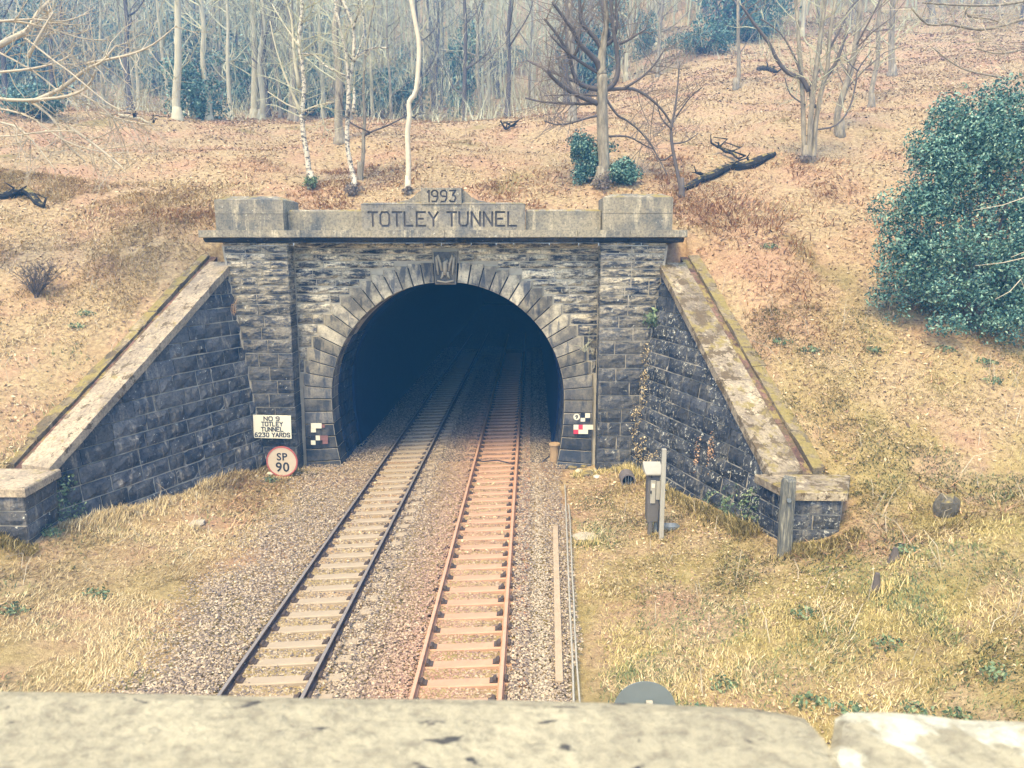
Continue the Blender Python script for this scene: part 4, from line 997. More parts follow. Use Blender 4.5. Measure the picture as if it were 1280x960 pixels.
# leaves filling lumpy volumes
def leaf_cloud(blobs, n, size, droop=.2, gap=.18, seed=1):
    r_ = np.random.default_rng(seed); vol = np.array([b[3] * b[4] * b[5] for b in blobs]); P = []; Nn = []
    for b, k in zip(blobs, (n * vol / vol.sum()).astype(int)):
        d = r_.normal(0, 1, (k, 3)); d /= np.linalg.norm(d, axis=1)[:, None]; rr_ = 1 - .55 * r_.random(k) ** 1.8
        lump = 1 + .22 * N1(d[:, 0] * 2.3 + seed, d[:, 1] * 2.3 + d[:, 2] * 2) + .14 * N2(d[:, 0] * 6, d[:, 2] * 6 + d[:, 1] * 5)
        P.append(np.array(b[:3]) + d * np.array(b[3:6]) * (rr_ * lump)[:, None]); Nn.append(d)
    P = np.concatenate(P); Nn = np.concatenate(Nn); keep = N2(P[:, 0] * 2.1 / (size * 8), (P[:, 2] + .6 * P[:, 1]) * 2.1 / (size * 8)) > -1 + 2 * gap * .9
    P, Nn = P[keep], Nn[keep]; n = len(P)
    nn = Nn + r_.normal(0, .75, (n, 3)); nn /= np.linalg.norm(nn, axis=1)[:, None]
    u = np.cross(nn, r_.normal(0, 1, (n, 3))); u /= np.linalg.norm(u, axis=1)[:, None]; v = np.cross(nn, u)
    s_ = (size * r_.uniform(.6, 1.35, n))[:, None]
    V = np.stack([P - u * s_, P - v * s_ * .48 + nn * s_ * .12, P + u * s_, P + v * s_ * .48 + nn * s_ * .12], 1).reshape(-1, 3)
    return V, (np.arange(n) * 4)[:, None] + np.array([[0, 1, 2, 3]])
M_bark = Mat('grey_brown_bark'); _p = M_bark.objpos((2, 2, .5)); _c = M_bark.ramp(M_bark.noise(_p, 4, 7, .7), [(.3, (.11, .095, .07)), (.5, (.27, .23, .16)), (.72, (.44, .38, .25))]); M_bark.bump(M_bark.noise(_p, 9, 6, .7), .8, .02); M_bark = M_bark.color(_c)
M_barkd = plain('dark_bark', (.12, .10, .085), scale=4, var=.5, bumpd=.015)
M_twig = plain('grey_twigs', (.50, .485, .31), scale=1, var=.35, bumpd=0)
M_twigd = plain('dark_twigs', (.22, .18, .14), scale=1, var=.4, bumpd=0)
M_palet = plain('pale_twigs', (.46, .39, .27), scale=1, var=.3, bumpd=0)
def birch_mat():
    m = Mat('birch_bark', .8, .2); p = m.objpos((1, 1, 1))
    c = m.mix(m.ramp(m.noise(p, 2, 5), [(.3, 0), (.7, 1)]), (.48, .41, .29), (.72, .64, .46))
    d = m.noise(m.objpos((2.5, 2.5, 4.5)), 2.2, 6, .75); c = m.mix(m.ramp(d, [(.50, 0), (.56, 1)]), c, (.10, .09, .08))
    return m.color(c)
M_birch = birch_mat()
M_cream = plain('cream_bark', (.60, .51, .35), scale=4, var=.4, bumpd=.006)
M_smooth = plain('pale_smooth_bark', (.46, .41, .27), scale=2, var=.25, bumpd=.004)

def bush(name, px, py, wpx, hpx, n, leaf, label, cat='shrub', group=None, mat=None, stems=True, seed=1, base=None, dep=.8):
    p = ground_hit(px, py) if base is None else base; D = float((p - C0).dot(FW)); k = D / FPX; W, H = wpx * k / 2, hpx * k
    r_ = random.Random(seed)
    root = empty(name, tuple(p), label, cat, group)
    bl = [(p[0], p[1], p[2] + H * .42, W * .62, W * dep * .75, H * .42)]
    for i in range(15): bl.append((p[0] + r_.uniform(-.75, .75) * W, p[1] + r_.uniform(-.6, .4) * W, p[2] + H * r_.uniform(.1, .88), W * r_.uniform(.14, .42), W * r_.uniform(.14, .42), H * r_.uniform(.09, .24)))
    V, F = leaf_cloud(bl, n, leaf, seed=seed); V = V[:]; o = build_np('foliage', V - p, F, mat or M_holly, root); o.location = (0, 0, 0)
    mb = MB()
    for i in range(5):
        a_ = r_.uniform(0, 6.28); q = np.array(p) + np.array([math.cos(a_) * W * .5, math.sin(a_) * W * .4, H * r_.uniform(.6, .85)])
        mb.tube([np.array(p) - EZ * .15, (np.array(p) + q) / 2 + np.array([r_.uniform(-.1, .1), r_.uniform(-.1, .1), 0]), q], [.05 * W + .015, .035 * W + .01, .012], 5)
    mb.obj('stems', M_barkd, root)
    return root
# big holly on the right
hp = ground_hit(1212, 412); hD = float((hp - C0).dot(FW)); k = hD / FPX
def at_k(dx, dy, dz=0): return [hp[0] + dx * k, hp[1] + dz, hp[2] + dy * k]
root = empty('holly_bush', tuple(hp), 'large glossy blue-green holly bush on the right bank', 'bush')
bl = []
for dx, dy, w_, h_, dz in [(10, 120, 95, 110, .5), (-40, 70, 70, 65, .0), (50, 60, 80, 60, -.3), (20, 220, 80, 85, .8), (70, 180, 90, 120, .9), (45, 255, 55, 42, 1.0), (-75, 130, 40, 45, .2), (-60, 185, 42, 50, .4), (-30, 235, 45, 40, .6), (110, 120, 80, 120, .4), (0, 25, 70, 30, -.2), (-85, 80, 30, 35, .1), (-5, 238, 45, 34, .9), (95, 250, 60, 70, 1.0)]:
    c_ = at_k(dx, dy, dz); bl.append((c_[0], c_[1], c_[2], w_ * k, w_ * k * .85, h_ * k))
r_ = random.Random(8); big = list(bl); bl = [(b[0], b[1] + .15, b[2], b[3] * .74, b[4] * .74, b[5] * .74) for b in big]
for b in big:
    for q in range(30):
        dd = np.array([r_.gauss(0, 1), r_.gauss(-.5, .8), r_.gauss(.1, 1)]); dd /= np.linalg.norm(dd); rr_ = r_.uniform(.14, .55)
        q_ = .78 + .42 * r_.random() ** 2; rr_ *= 1.3 - .55 * (q_ > 1); bl.append((b[0] + dd[0] * b[3] * q_, b[1] + dd[1] * b[4] * q_, b[2] + dd[2] * b[5] * q_, rr_, rr_, rr_ * .8))
V, F = leaf_cloud(bl, 105000, .05, seed=4, gap=.24); o = build_np('foliage', V - hp, F, M_holly, root); o.location = (0, 0, 0)
mb = MB(); r_ = random.Random(3)
for i in range(7):
    q = hp + np.array([r_.uniform(-1.2, 2.2), r_.uniform(.4, 1.8), r_.uniform(2, 5)]); mb.tube([hp - EZ * .3, (hp + q) / 2 + np.array([r_.uniform(-.4, .4), 0, .2]), q], [.09, .05, .015], 5)
mb.obj('stems', M_barkd, root)
mb = MB()
for i in range(16):
    b = at_k(r_.uniform(0, 90), r_.uniform(20, 180), -2.1 + r_.uniform(-.4, .2)); b = np.array(b); ax = r_.uniform(-1.6, .6); hgt = r_.uniform(.3, 1.1)
    mb.tube([b, b + np.array([ax * .3, -.1, hgt * .3]), b + np.array([ax * .8, -.2, -hgt * .1]), b + np.array([ax * 1.4, -.25, -hgt * .35])][:4], [.014, .014, .011, .006], 4)
tag(mb.obj('bramble', M_palet), 'pale arching bramble stems over the large holly bush', 'bramble')
bush('holly_shrub', 738, 228, 66, 58, 6500, .055, 'low holly shrub left of the big limbed tree trunk', seed=11)
bush('holly_shrub', 782, 232, 46, 40, 4200, .052, 'low holly shrub right of the big limbed tree trunk', seed=12)

# ------------------------------------------------------------------ trees
class Tree:
    def __init__(s, seed): s.r = random.Random(seed); s.trunk = MB(); s.limb = MB(); s.limbs = []; s.twig = MB(); s.lines = []; s.r0 = None
    def line(s, pts, r0, r1, where, n=7):
        P = [np.asarray(p, float) for p in pts]
        # smooth with Catmull-Rom
        Q = []
        for i in range(len(P) - 1):
            a, b, c, d = P[max(i - 1, 0)], P[i], P[i + 1], P[min(i + 2, len(P) - 1)]
            m = 3 if where is not s.twig else 1
            for t in np.arange(m) / m:
                Q.append(.5 * (2 * b + (c - a) * t + (2 * a - 5 * b + 4 * c - d) * t * t + (3 * b - a - 3 * c + d) * t ** 3) if m > 1 else b)
        Q.append(P[-1]); k = len(Q); rad = [r0 + (r1 - r0) * i / (k - 1) for i in range(k)]
        if where is s.trunk and s.r0 is None: s.r0 = r0
        if where is s.limb: s.limbs.append(MB().tube(Q, rad, n))
        else: where.tube(Q, rad, n, cap=where is not s.twig)
        s.lines.append((Q, rad)); return Q, rad
    def sprout(s, Q, rad, n, L, level=2, up=.25, t0=.3, spread=.9, seg=3, rmin=.009, n2=3):
        r = s.r
        for _ in range(n):
            t = r.uniform(t0, 1) * (len(Q) - 1); i = min(int(t), len(Q) - 2); f = t - i
            p = Q[i] * (1 - f) + Q[i + 1] * f; tg = Q[i + 1] - Q[i]; tg = tg / (np.linalg.norm(tg) + 1e-9)
            v = np.array([r.gauss(0, 1), r.gauss(0, 1), r.gauss(0, 1)]); v -= tg * v.dot(tg); v /= np.linalg.norm(v) + 1e-9
            d = tg * r.uniform(.3, .8) + v * spread + np.array([0, 0, up]); d /= np.linalg.norm(d)
            l = L * r.uniform(.5, 1.2); pts = [p]; r0 = max(rmin, min(rad[i] * .55, l * .016))
            for k in range(seg):
                d = d + np.array([r.gauss(0, .22), r.gauss(0, .22), r.gauss(0, .18) + up * .15]); d /= np.linalg.norm(d); pts.append(pts[-1] + d * l / seg)
            rr_ = [r0 * (1 - .7 * k / seg) for k in range(seg + 1)]
            s.twig.tube(pts, rr_, 3, cap=False)
            if level > 1: s.sprout(pts, rr_, n2, L * .45, level - 1, up, .25, spread, 2, rmin * .75, n2)
    def finish(s, name, base, label, cat, mt, ml, mw, group=None):
        root = empty(name, tuple(base), label, cat, group)
        if s.r0:
            b_ = np.asarray(base, float); s.trunk.tube([b_ - EZ * .25, b_ + EZ * .08, b_ + EZ * .3, b_ + EZ * .7], [s.r0 * 1.75, s.r0 * 1.4, s.r0 * 1.15, s.r0 * .9], 9)
        s.trunk.obj('trunk', mt, root, smooth=True)
        if group:
            for q in s.limbs: s.limb.add(q.V, q.F)
            if s.limb.V: tag(s.limb.obj('limbs', ml, root, smooth=True), kind='stuff')
        else:
            for q in s.limbs: q.obj('limb', ml, root, smooth=True)
        if s.twig.V:
            Fv = np.array([f for f in s.twig.F if len(f) == 4]); o = build_np('twigs', np.array(s.twig.V) - np.asarray(base), Fv, mw, root); o.location = (0, 0, 0); o['kind'] = 'stuff'
        return root
def zpts(lst, ox, oy, sc, base, jit, r, Y=None):
    """picture points on the tree's own depth, limbs spread in depth away from the trunk"""
    out = []; Y0 = base[1]; dep = r.uniform(-1, 1) * jit
    n = len(lst)
    for i, (x, y) in enumerate(lst): out.append(at_Y(ox + x / sc, oy + y / sc, Y0 + dep * (i / max(1, n - 1)) ** 1.2))
    return out
def px_r(base, px): return px * float((base - C0).dot(FW)) / FPX / 2

# the big limbed tree
b = ground_hit(752, 231); t = Tree(21); Z6 = (680, 0, 3.84)
zp = lambda l, j=1.6: zpts(l, *Z6, b, j, t.r)
tr = [b - EZ * .3] + zp([(290, 880), (288, 800), (283, 650), (278, 520), (280, 430), (278, 360), (274, 310), (280, 250), (288, 190), (300, 100), (296, 0), (300, -90)], 0.1)
t.line(tr[:7], px_r(b, 15), px_r(b, 13), t.trunk, 12); Q, rd = t.line(tr[6:], px_r(b, 13), px_r(b, 3), t.trunk, 10); t.sprout(Q, rd, 14, 1.5, 2, .4, .3, n2=3)
for k in range(6):
    a_ = k * 1.05; t.trunk.tube([b + np.array([math.cos(a_) * .12, math.sin(a_) * .12, .45]), b + np.array([math.cos(a_) * .3, math.sin(a_) * .3, .08]), b + np.array([math.cos(a_) * .55, math.sin(a_) * .55, -.15])], [.11, .09, .04], 6)
LIMBS = [([(268, 430), (215, 420), (170, 400), (140, 350), (125, 285), (95, 220), (50, 150), (0, 90)], 6, 2.5), ([(125, 285), (160, 240), (172, 150), (175, 40), (170, -60)], 4, 2),
         ([(265, 500), (240, 490), (190, 470), (130, 440), (90, 415), (45, 375), (10, 335)], 6.5, 4), ([(262, 428), (200, 415), (100, 370), (0, 328), (-80, 290)], 4.5, 2.5), ([(262, 495), (235, 495), (180, 500), (100, 495), (0, 490), (-90, 470)], 4, 2),
         ([(285, 440), (335, 400), (355, 340), (352, 270), (345, 215), (330, 120), (320, 0), (310, -80)], 6.5, 3), ([(345, 215), (400, 195), (440, 170), (490, 140)], 3, 1.5),
         ([(275, 370), (255, 300), (215, 255), (170, 210), (140, 150), (95, 85), (40, 10)], 7, 3), ([(280, 240), (250, 190), (215, 150), (180, 100), (170, 0), (165, -70)], 6, 3),
         ([(300, 215), (310, 170), (290, 90), (280, 0), (275, -60)], 5, 2.5), ([(297, 213), (330, 190), (350, 120), (345, 30), (350, -60)], 4.5, 2.2), ([(290, 432), (400, 425), (460, 440), (530, 490), (580, 545), (620, 610)], 4, 2.2),
         ([(390, 420), (470, 370), (530, 310), (580, 235)], 3, 1.5), ([(295, 470), (350, 550), (400, 580), (470, 640), (540, 740), (600, 860)], 3, 1.2), ([(295, 655), (400, 655), (470, 690), (530, 720)], 2.5, 1.2), ([(265, 555), (215, 565), (130, 590), (60, 598), (0, 580)], 2.6, 1.2),
         ([(260, 350), (180, 300), (110, 250), (30, 170)], 4, 1.8), ([(262, 460), (120, 455), (0, 460)], 2.2, 1)]
for l, r0, r1 in LIMBS:
    Q, rd = t.line(zp(l), px_r(b, r0 * 1.15), px_r(b, r1), t.limb, 7); t.sprout(Q, rd, 18, 1.5, 2, .3, .35, n2=3)
t.finish('bare_tree', b, 'big bare tree with spreading crooked limbs above the right end of the parapet', 'tree', M_bark, M_barkd, M_twigd)
# sapling on the right of it
b = ground_hit(852, 246); t = Tree(22); zp = lambda l, j=.7: zpts(l, *Z6, b, j, t.r)
Q, rd = t.line([b - EZ * .2] + zp([(655, 900), (640, 830), (615, 700), (610, 620), (625, 540), (640, 430), (650, 300)], .1), px_r(b, 6), px_r(b, 1.6), t.trunk, 7); t.sprout(Q, rd, 10, 1.4, 2, .4, .4)
for l in ([(612, 690), (680, 680), (740, 640)], [(618, 740), (560, 770), (520, 700), (480, 640)], [(612, 620), (560, 560), (540, 470)], [(635, 560), (700, 470), (760, 420)]):
    Q, rd = t.line(zp(l), px_r(b, 2.4), px_r(b, 1), t.limb, 5); t.sprout(Q, rd, 5, .9, 2)
t.finish('sapling', b, 'thin dark sapling leaning behind the right end block of the parapet', 'tree', M_barkd, M_barkd, M_twigd)
# birches on the left
Z7 = (340, 0, 3.84)
b = ground_hit(389, 236); t = Tree(23); zp = lambda l, j=1.0: zpts(l, *Z7, b, j, t.r)
Q, rd = t.line([b - EZ * .2] + zp([(180, 860), (170, 760), (150, 640), (145, 530), (155, 400), (130, 200), (145, 60), (140, -60)], .2), px_r(b, 7.5), px_r(b, 4), t.trunk, 9); t.sprout(Q, rd, 40, 1.7, 2, .1, .45)
for l, r0 in (([(140, 545), (90, 430), (50, 330), (15, 215), (-10, 100)], 4), ([(145, 530), (70, 500), (-20, 440)], 2.5), ([(145, 535), (220, 505), (300, 490)], 2.2), ([(130, 420), (105, 250), (95, 100), (60, -20)], 5), ([(135, 230), (60, 120), (0, 20)], 3), ([(235, 500), (250, 600), (275, 640)], 1.6), ([(150, 270), (220, 260), (280, 290)], 2)):
    Q, rd = t.line(zp(l), px_r(b, r0), px_r(b, 1.2), t.limb, 6); t.sprout(Q, rd, 7, 1.3, 2, .15, n2=3)
mb_ = MB(); 
t.finish('birch', b, 'speckled birch with a dark mossy foot behind the left end block', 'birch', M_birch, M_smooth, M_twig)
b = ground_hit(443, 242); t = Tree(24); zp = lambda l, j=1.0: zpts(l, *Z7, b, j, t.r)
Q, rd = t.line([b - EZ * .2] + zp([(395, 880), (375, 780), (360, 680), (365, 500), (370, 400), (390, 280), (390, 130), (340, 0), (320, -60)], .3), px_r(b, 6.5), px_r(b, 3.4), t.trunk, 9); t.sprout(Q, rd, 34, 1.5, 2, .1, .45)
for l, r0 in (([(365, 560), (368, 400), (355, 260), (340, 180), (300, 0), (290, -60)], 5.5), ([(390, 540), (395, 440), (375, 360)], 5), ([(390, 290), (360, 250), (300, 40)], 2.5), ([(390, 290), (440, 250), (490, 230), (560, 230)], 3), ([(360, 365), (300, 340), (250, 310), (200, 265), (140, 258)], 2.6), ([(388, 140), (410, 70), (415, 0)], 3), ([(395, 300), (440, 160), (430, 0)], 2)):
    Q, rd = t.line(zp(l), px_r(b, r0), px_r(b, 1.4), t.limb, 6); t.sprout(Q, rd, 7, 1.3, 2, .15, n2=3)
t.finish('birch', b, 'forked twin stemmed birch standing left of the TOTLEY lettering', 'birch', M_birch, M_birch, M_twig)
b = ground_hit(450, 224); t = Tree(25); zp = lambda l, j=.6: zpts(l, *Z7, b, j, t.r)
Q, rd = t.line([b - EZ * .2] + zp([(428, 840), (438, 750), (440, 660), (445, 560), (440, 470), (445, 300), (470, 120), (500, -30)], .1), px_r(b, 6), px_r(b, 2), t.trunk, 7); t.sprout(Q, rd, 10, 1.2, 2)
for l in ([(440, 650), (470, 635), (380, 590), (340, 520), (320, 440)], [(442, 650), (470, 635), (560, 600), (650, 550), (700, 490), (740, 420)]):
    Q, rd = t.line(zp(l), px_r(b, 2.6), px_r(b, 1.2), t.limb, 5); t.sprout(Q, rd, 8, 1.0, 2)
t.finish('bare_tree', b, 'thin grey tree with a dark arching branch just right of the twin birch', 'tree', M_bark, M_barkd, M_twigd)
b = ground_hit(510, 242); t = Tree(26); zp = lambda l, j=.6: zpts(l, *Z7, b, j, t.r)
Q, rd = t.line([b - EZ * .2] + zp([(650, 900), (655, 820), (650, 640), (660, 560), (658, 490), (692, 430), (706, 230), (690, 120), (668, 0), (660, -60)], .1), px_r(b, 7), px_r(b, 5), t.trunk, 9); t.sprout(Q, rd, 7, 1.1, 2, .2, .5)
t.finish('birch', b, 'slender cream birch with a kinked stem above the date stone', 'birch', M_cream, M_cream, M_twig)
# the many stemmed tree
Z3 = (850, 0, 2.972)
b = ground_hit(1006, 203); t = Tree(27); zp = lambda l, j=1.2: zpts(l, *Z3, b, j, t.r)
for l, r0, r1 in (([(462, 600), (460, 500), (455, 350), (445, 200), (430, 0), (425, -50)], 7, 4), ([(478, 600), (485, 450), (500, 300), (520, 150), (545, -50)], 8, 5), ([(495, 590), (505, 450), (530, 320), (548, 250), (560, 100), (590, -50)], 7, 4)):
    Q, rd = t.line([np.array([b[0], b[1], b[2] - .2])] + zp(l), px_r(b, r0), px_r(b, r1), t.trunk, 8); t.sprout(Q, rd, 16, 1.6, 2, .25, .4)
for l, r0, r1 in (([(478, 340), (450, 290), (400, 270), (360, 220), (330, 160), (270, 80), (230, 20)], 6, 3), ([(460, 300), (420, 200), (370, 120), (300, 70)], 3, 1.5), ([(540, 290), (575, 240), (600, 180), (620, 120)], 5, 3), ([(505, 482), (580, 465), (630, 400), (655, 300), (660, 262), (710, 190)], 2.6, 1.6), ([(660, 262), (625, 230), (605, 180)], 2, 1), ([(465, 390), (410, 350), (390, 290)], 2.4, 1.4), ([(520, 200), (520, 100), (500, 0)], 4, 2), ([(545, 200), (600, 100), (630, 30), (690, -20)], 3, 1.5), ([(505, 400), (480, 330), (520, 260)], 3, 2)):
    Q, rd = t.line(zp(l), px_r(b, r0), px_r(b, r1), t.limb, 6); t.sprout(Q, rd, 8, 1.4, 2, .3)
t.finish('bare_tree', b, 'many stemmed bare tree with intertwined trunks on the right slope', 'tree', M_bark, M_barkd, M_twig)
# plainer trunks placed by their foot, (foot px, top px, width, material, label)
PL = [((1050, 170), (1072, 0), 8, M_bark, 'pale leaning trunk with a dark foot behind the many stemmed tree'), ((1089, 134), (1104, 0), 6, M_bark, 'slender dark-footed trunk right of the leaning pale trunk'), ((1115, 95), (1115, -10), 8, M_bark, 'straight trunk standing highest and alone on the right slope'),
      ((919, 112), (925, 0), 5, M_bark, 'thin pale trunk on the bare slope left of the many stemmed tree'), ((222, 150), (222, 0), 10, M_smooth, 'thick pale trunk at the terrace edge far behind the left parapet'), ((318, 148), (316, 0), 9, M_smooth, 'left one of two close pale trunks at the terrace edge'), ((327, 149), (330, 0), 7, M_smooth, 'right one of two close pale trunks at the terrace edge'),
      ((553, 112), (552, 0), 6, M_smooth, 'straight thin pale trunk behind the kinked birch'), ((477, 148), (474, 0), 9, M_bark, 'ivy-footed grey trunk between the twin birch and kinked birch'), ((715, 152), (712, 0), 9, M_bark, 'grey trunk half hidden behind the big limbed tree'), ((425, 178), (427, 0), 10, M_bark, 'broad grey trunk just behind the twin birch'), ((365, 150), (360, 0), 8, M_bark, 'grey trunk behind the speckled birch'),
      ((625, 122), (610, 60), 8, M_barkd, 'short dark crooked stump tree with twisted arms on the crest'), ((735, 106), (738, 0), 11, M_bark, 'thick grey trunk on the crest above the big limbed tree'), ((262, 150), (250, 0), 7, M_smooth, 'pale broken snag among dark evergreens on the left terrace'), ((820, 62), (818, -10), 5, M_smooth, 'thin pale trunk on the skyline right of the big limbed tree'), ((1165, 30), (1160, -40), 7, M_bark, 'distant trunk near the top of the right slope')]
for i, (f0, f1, wpx, mt, lab) in enumerate(PL):
    b = ground_hit(*f0); t = Tree(40 + i); top = at_Y(f1[0], f1[1], b[1]); D = top - b; r_ = px_r(b, wpx)
    ext = 1.35 if f1[1] < 20 else 1.0
    pts = [b - EZ * .2] + [b + D * q * ext + np.array([t.r.gauss(0, .12), t.r.gauss(0, .1), 0]) for q in (.12, .35, .6, .85, 1.0)]
    Q, rd = t.line(pts, r_ * 1.15, r_ * .6, t.trunk, 8)
    if i == 12:
        for l in ([(625, 92), (600, 92), (585, 95), (578, 80), (566, 75)], [(622, 100), (612, 85), (600, 60), (590, 20)], [(627, 95), (640, 70), (632, 40)], [(622, 80), (605, 65), (580, 60)]):
            q, r2 = t.line([at_Y(x, y, b[1]) for x, y in l], r_ * .7, r_ * .3, t.limb, 6); t.sprout(q, r2, 6, 1.5, 2)
    t.sprout(Q, rd, 20 if i != 12 else 4, 2.2 + .02 * b[1], 2, .2, .3, rmin=.012)
    t.finish('bare_tree', b, lab, 'tree', mt, mt, M_twig if i % 3 else M_twigd)
# overhanging tree from outside on the left
b = np.array([-19.5, 24.5, tz(-19.5, 24.5)]); t = Tree(70)
t.line([b - EZ * .3, b + EZ * 2.5, b + EZ * 5 + EX * .4, b + EZ * 9 + EX * .9], .28, .16, t.trunk, 9)
zq = lambda l, j=1.5: zpts(l, 0, 0, 3.7647, b, j, t.r)
st = [-330, 250]
for l, r0, r1 in (([(-250, 330), (-60, 240), (60, 180), (130, 140), (180, 60), (240, 0)], 8, 4), ([(130, 270), (180, 180), (220, 110), (250, 60)], 4, 2), ([(-200, 420), (40, 470), (270, 460), (380, 430), (430, 380), (450, 330)], 4, 2), ([(150, 480), (280, 420), (400, 330), (480, 290), (545, 215)], 5, 2), ([(300, 400), (430, 470), (540, 560), (580, 610)], 3, 1.2), ([(470, 530), (600, 570), (720, 590)], 2.6, 1.4), ([(400, 300), (600, 260), (720, 210), (830, 120)], 3, 1.2), ([(-100, 560), (60, 590), (130, 640), (200, 720), (260, 800)], 3.4, 1.2), ([(150, 480), (260, 570), (300, 660), (400, 760)], 3.2, 1.2), ([(330, 600), (430, 670), (520, 740), (590, 800)], 3.6, 1.4), ([(-100, 500), (120, 540), (300, 660), (480, 715), (640, 715)], 2.6, 1), ([(-150, 100), (60, 100), (220, 130), (380, 180), (500, 190)], 3.2, 1.2), ([(-150, 350), (100, 330), (250, 300), (330, 260), (340, 230)], 3, 1.2), ([(0, 100), (150, 90), (300, 100), (420, 60)], 2.4, 1), ([(-50, 640), (60, 640), (200, 620), (350, 615)], 2.2, 1), ([(120, 180), (260, 290), (330, 340), (500, 480), (580, 520)], 2.2, 1), ([(-100, 200), (150, 330), (330, 470), (420, 480)], 2.5, 1)):
    Q, rd = t.line(zq(l), px_r(b, r0 * 1.1), px_r(b, r1), t.limb, 6); t.sprout(Q, rd, 14, 1.5, 2, -.05, .15, .8, n2=3, rmin=.010)
t.line([b + EZ * 5 + EX * .4, at_Y(-70, 90, b[1]), at_Y(-30, 80, b[1])], .15, .1, t.limb, 6); t.line([b + EZ * 3, at_Y(-60, 130, b[1]), at_Y(-20, 140, b[1])], .13, .08, t.limb, 6)
t.finish('overhanging_tree', b, 'tree at the left edge sweeping pale drooping branches over the slope', 'tree', M_barkd, M_palet, M_palet)
# overhanging branches from the right
b = np.array([22.5, 30, tz(22.5, 30)]); t = Tree(71)
t.line([b - EZ * .3, b + EZ * 4, b + EZ * 8 - EX * .5], .3, .2, t.trunk, 9)
zq = lambda l, j=1.5: zpts(l, 850, 0, 2.972, b, j, t.r)
for l, r0, r1 in (([(1600, 20), (1400, 30), (1250, 80), (1120, 110), (1000, 90), (920, 90), (860, 30)], 5, 2), ([(1500, -60), (1250, 10), (1080, 20), (900, 10)], 4, 2), ([(1500, 200), (1350, 250), (1250, 290), (1100, 270), (1020, 240), (930, 170)], 3, 1.2), ([(1500, 120), (1350, 160), (1200, 200), (1100, 180)], 3, 1.2), ([(1060, 20), (1070, 60), (1150, 70), (1200, 90)], 3, 1.5), ([(1500, 300), (1300, 330), (1220, 400), (1150, 480)], 2.6, 1.2)):
    Q, rd = t.line(zq(l), px_r(b, r0), px_r(b, r1), t.limb, 6); t.sprout(Q, rd, 14, 1.5, 2, .05, .2, n2=3)
t.finish('overhanging_tree', b, 'tree at the right edge reaching bare branches above the holly', 'tree', M_barkd, M_bark, M_palet)

# the wood behind: a few kinds, copied
protos = []
for kk in range(7):
    t = Tree(100 + kk); b = np.zeros(3); H = t.r.uniform(13, 18)
    Q, rd = t.line([b - EZ * .4] + [np.array([t.r.gauss(0, .25) * q, t.r.gauss(0, .25) * q, H * q]) for q in (.1, .25, .45, .65, .85, 1)], .17 + .03 * (kk % 3), .05, t.trunk, 7)
    for m in range(9):
        i = t.r.randint(4, len(Q) - 2); a_ = t.r.uniform(0, 6.28); l = t.r.uniform(1.6, 3.6)
        pts = [Q[i]] + [Q[i] + np.array([math.cos(a_) * l * q, math.sin(a_) * l * q, l * q * (.5 + .4 * q)]) + np.array([t.r.gauss(0, .15), t.r.gauss(0, .15), t.r.gauss(0, .15)]) for q in (.35, .7, 1)]
        q_, r2 = t.line(pts, rd[i] * .55, .02, t.limb, 5); t.sprout(q_, r2, 6, 1.8, 2, .2, .2, rmin=.016, n2=3)
    t.sprout(Q, rd, 12, 2.2, 2, .2, .2, rmin=.016)
    o = t.finish('woodland_tree', (0, 0, 0), 'bare slender tree in the misty wood on the hilltop', 'tree', (M_bark, M_smooth, M_barkd)[kk % 3], (M_bark, M_twig, M_barkd)[kk % 3], (M_twig, M_twig, M_twigd)[kk % 3], 'trees of the wood behind')
    protos.append(o)
spots = []; tries = 0
rs = random.Random(5)
while len(spots) < 120 and tries < 6000:
    tries += 1; y = rs.uniform(50, 108); x = rs.uniform(-.70, .70) * y
    right = x > 2 
    if y < (54 if x < 3 else 66 if x < 22 else 74): continue
    if right and y < 92 and rs.random() < .35: continue
    if any((x - a) ** 2 + (y - c) ** 2 < 4.5 for a, c in spots): continue
    spots.append((x, y))
for i, (x, y) in enumerate(spots):
    o = protos[i % 7] if i < 7 else copy_tree(protos[i % 7])
    o.location = (x, y, tz(x, y)); o.rotation_euler = (rs.uniform(-.05, .05), rs.uniform(-.05, .05), rs.uniform(0, 6.28)); q = rs.uniform(.75, 1.2); o.scale = (q, q, q)
sp_ = np.array(spots); ii_ = rng.integers(0, len(sp_), 70000); X = sp_[ii_, 0] + rng.normal(0, 1.7, 70000); Y = sp_[ii_, 1] + rng.normal(0, 1.5, 70000); n = 70000
hz_ = rng.uniform(.8, 13, n)
blade_mesh('tangled_twigs', X, Y, terrain(X, Y) + hz_, rng.uniform(.7, 2.2, n), rng.uniform(.014, .032, n), rng.uniform(0, 6.28, n), np.clip(rng.normal(.65, .25, n), .05, .97), M_twig)
# far mass of twigs on the last rise
fw = Tree(200)
for k in range(1700):
    y = rs.uniform(92, 150); x = rs.uniform(-.72, .72) * y; z = tz(x, y); p = np.array([x, y, z]); h = rs.uniform(9, 15); q = p + np.array([rs.gauss(0, .6), 0, h])
    fw.twig.tube([p, (p + q) / 2 + EX * rs.gauss(0, .2), q], [.13, .09, .03], 3, cap=False)
    for m in range(8):
        f = rs.uniform(.2, 1); c_ = p + (q - p) * f; e = c_ + np.array([rs.gauss(0, 1.6), rs.gauss(0, 1.2), rs.uniform(.3, 2.6)]); fw.twig.tube([c_, (c_ + e) / 2 + np.array([0, 0, .25]), e], [.05, .04, .02], 3, cap=False)
o = build_np('far_wood', np.array(fw.twig.V), np.array(fw.twig.F), M_twig); tag(o, kind='stuff')
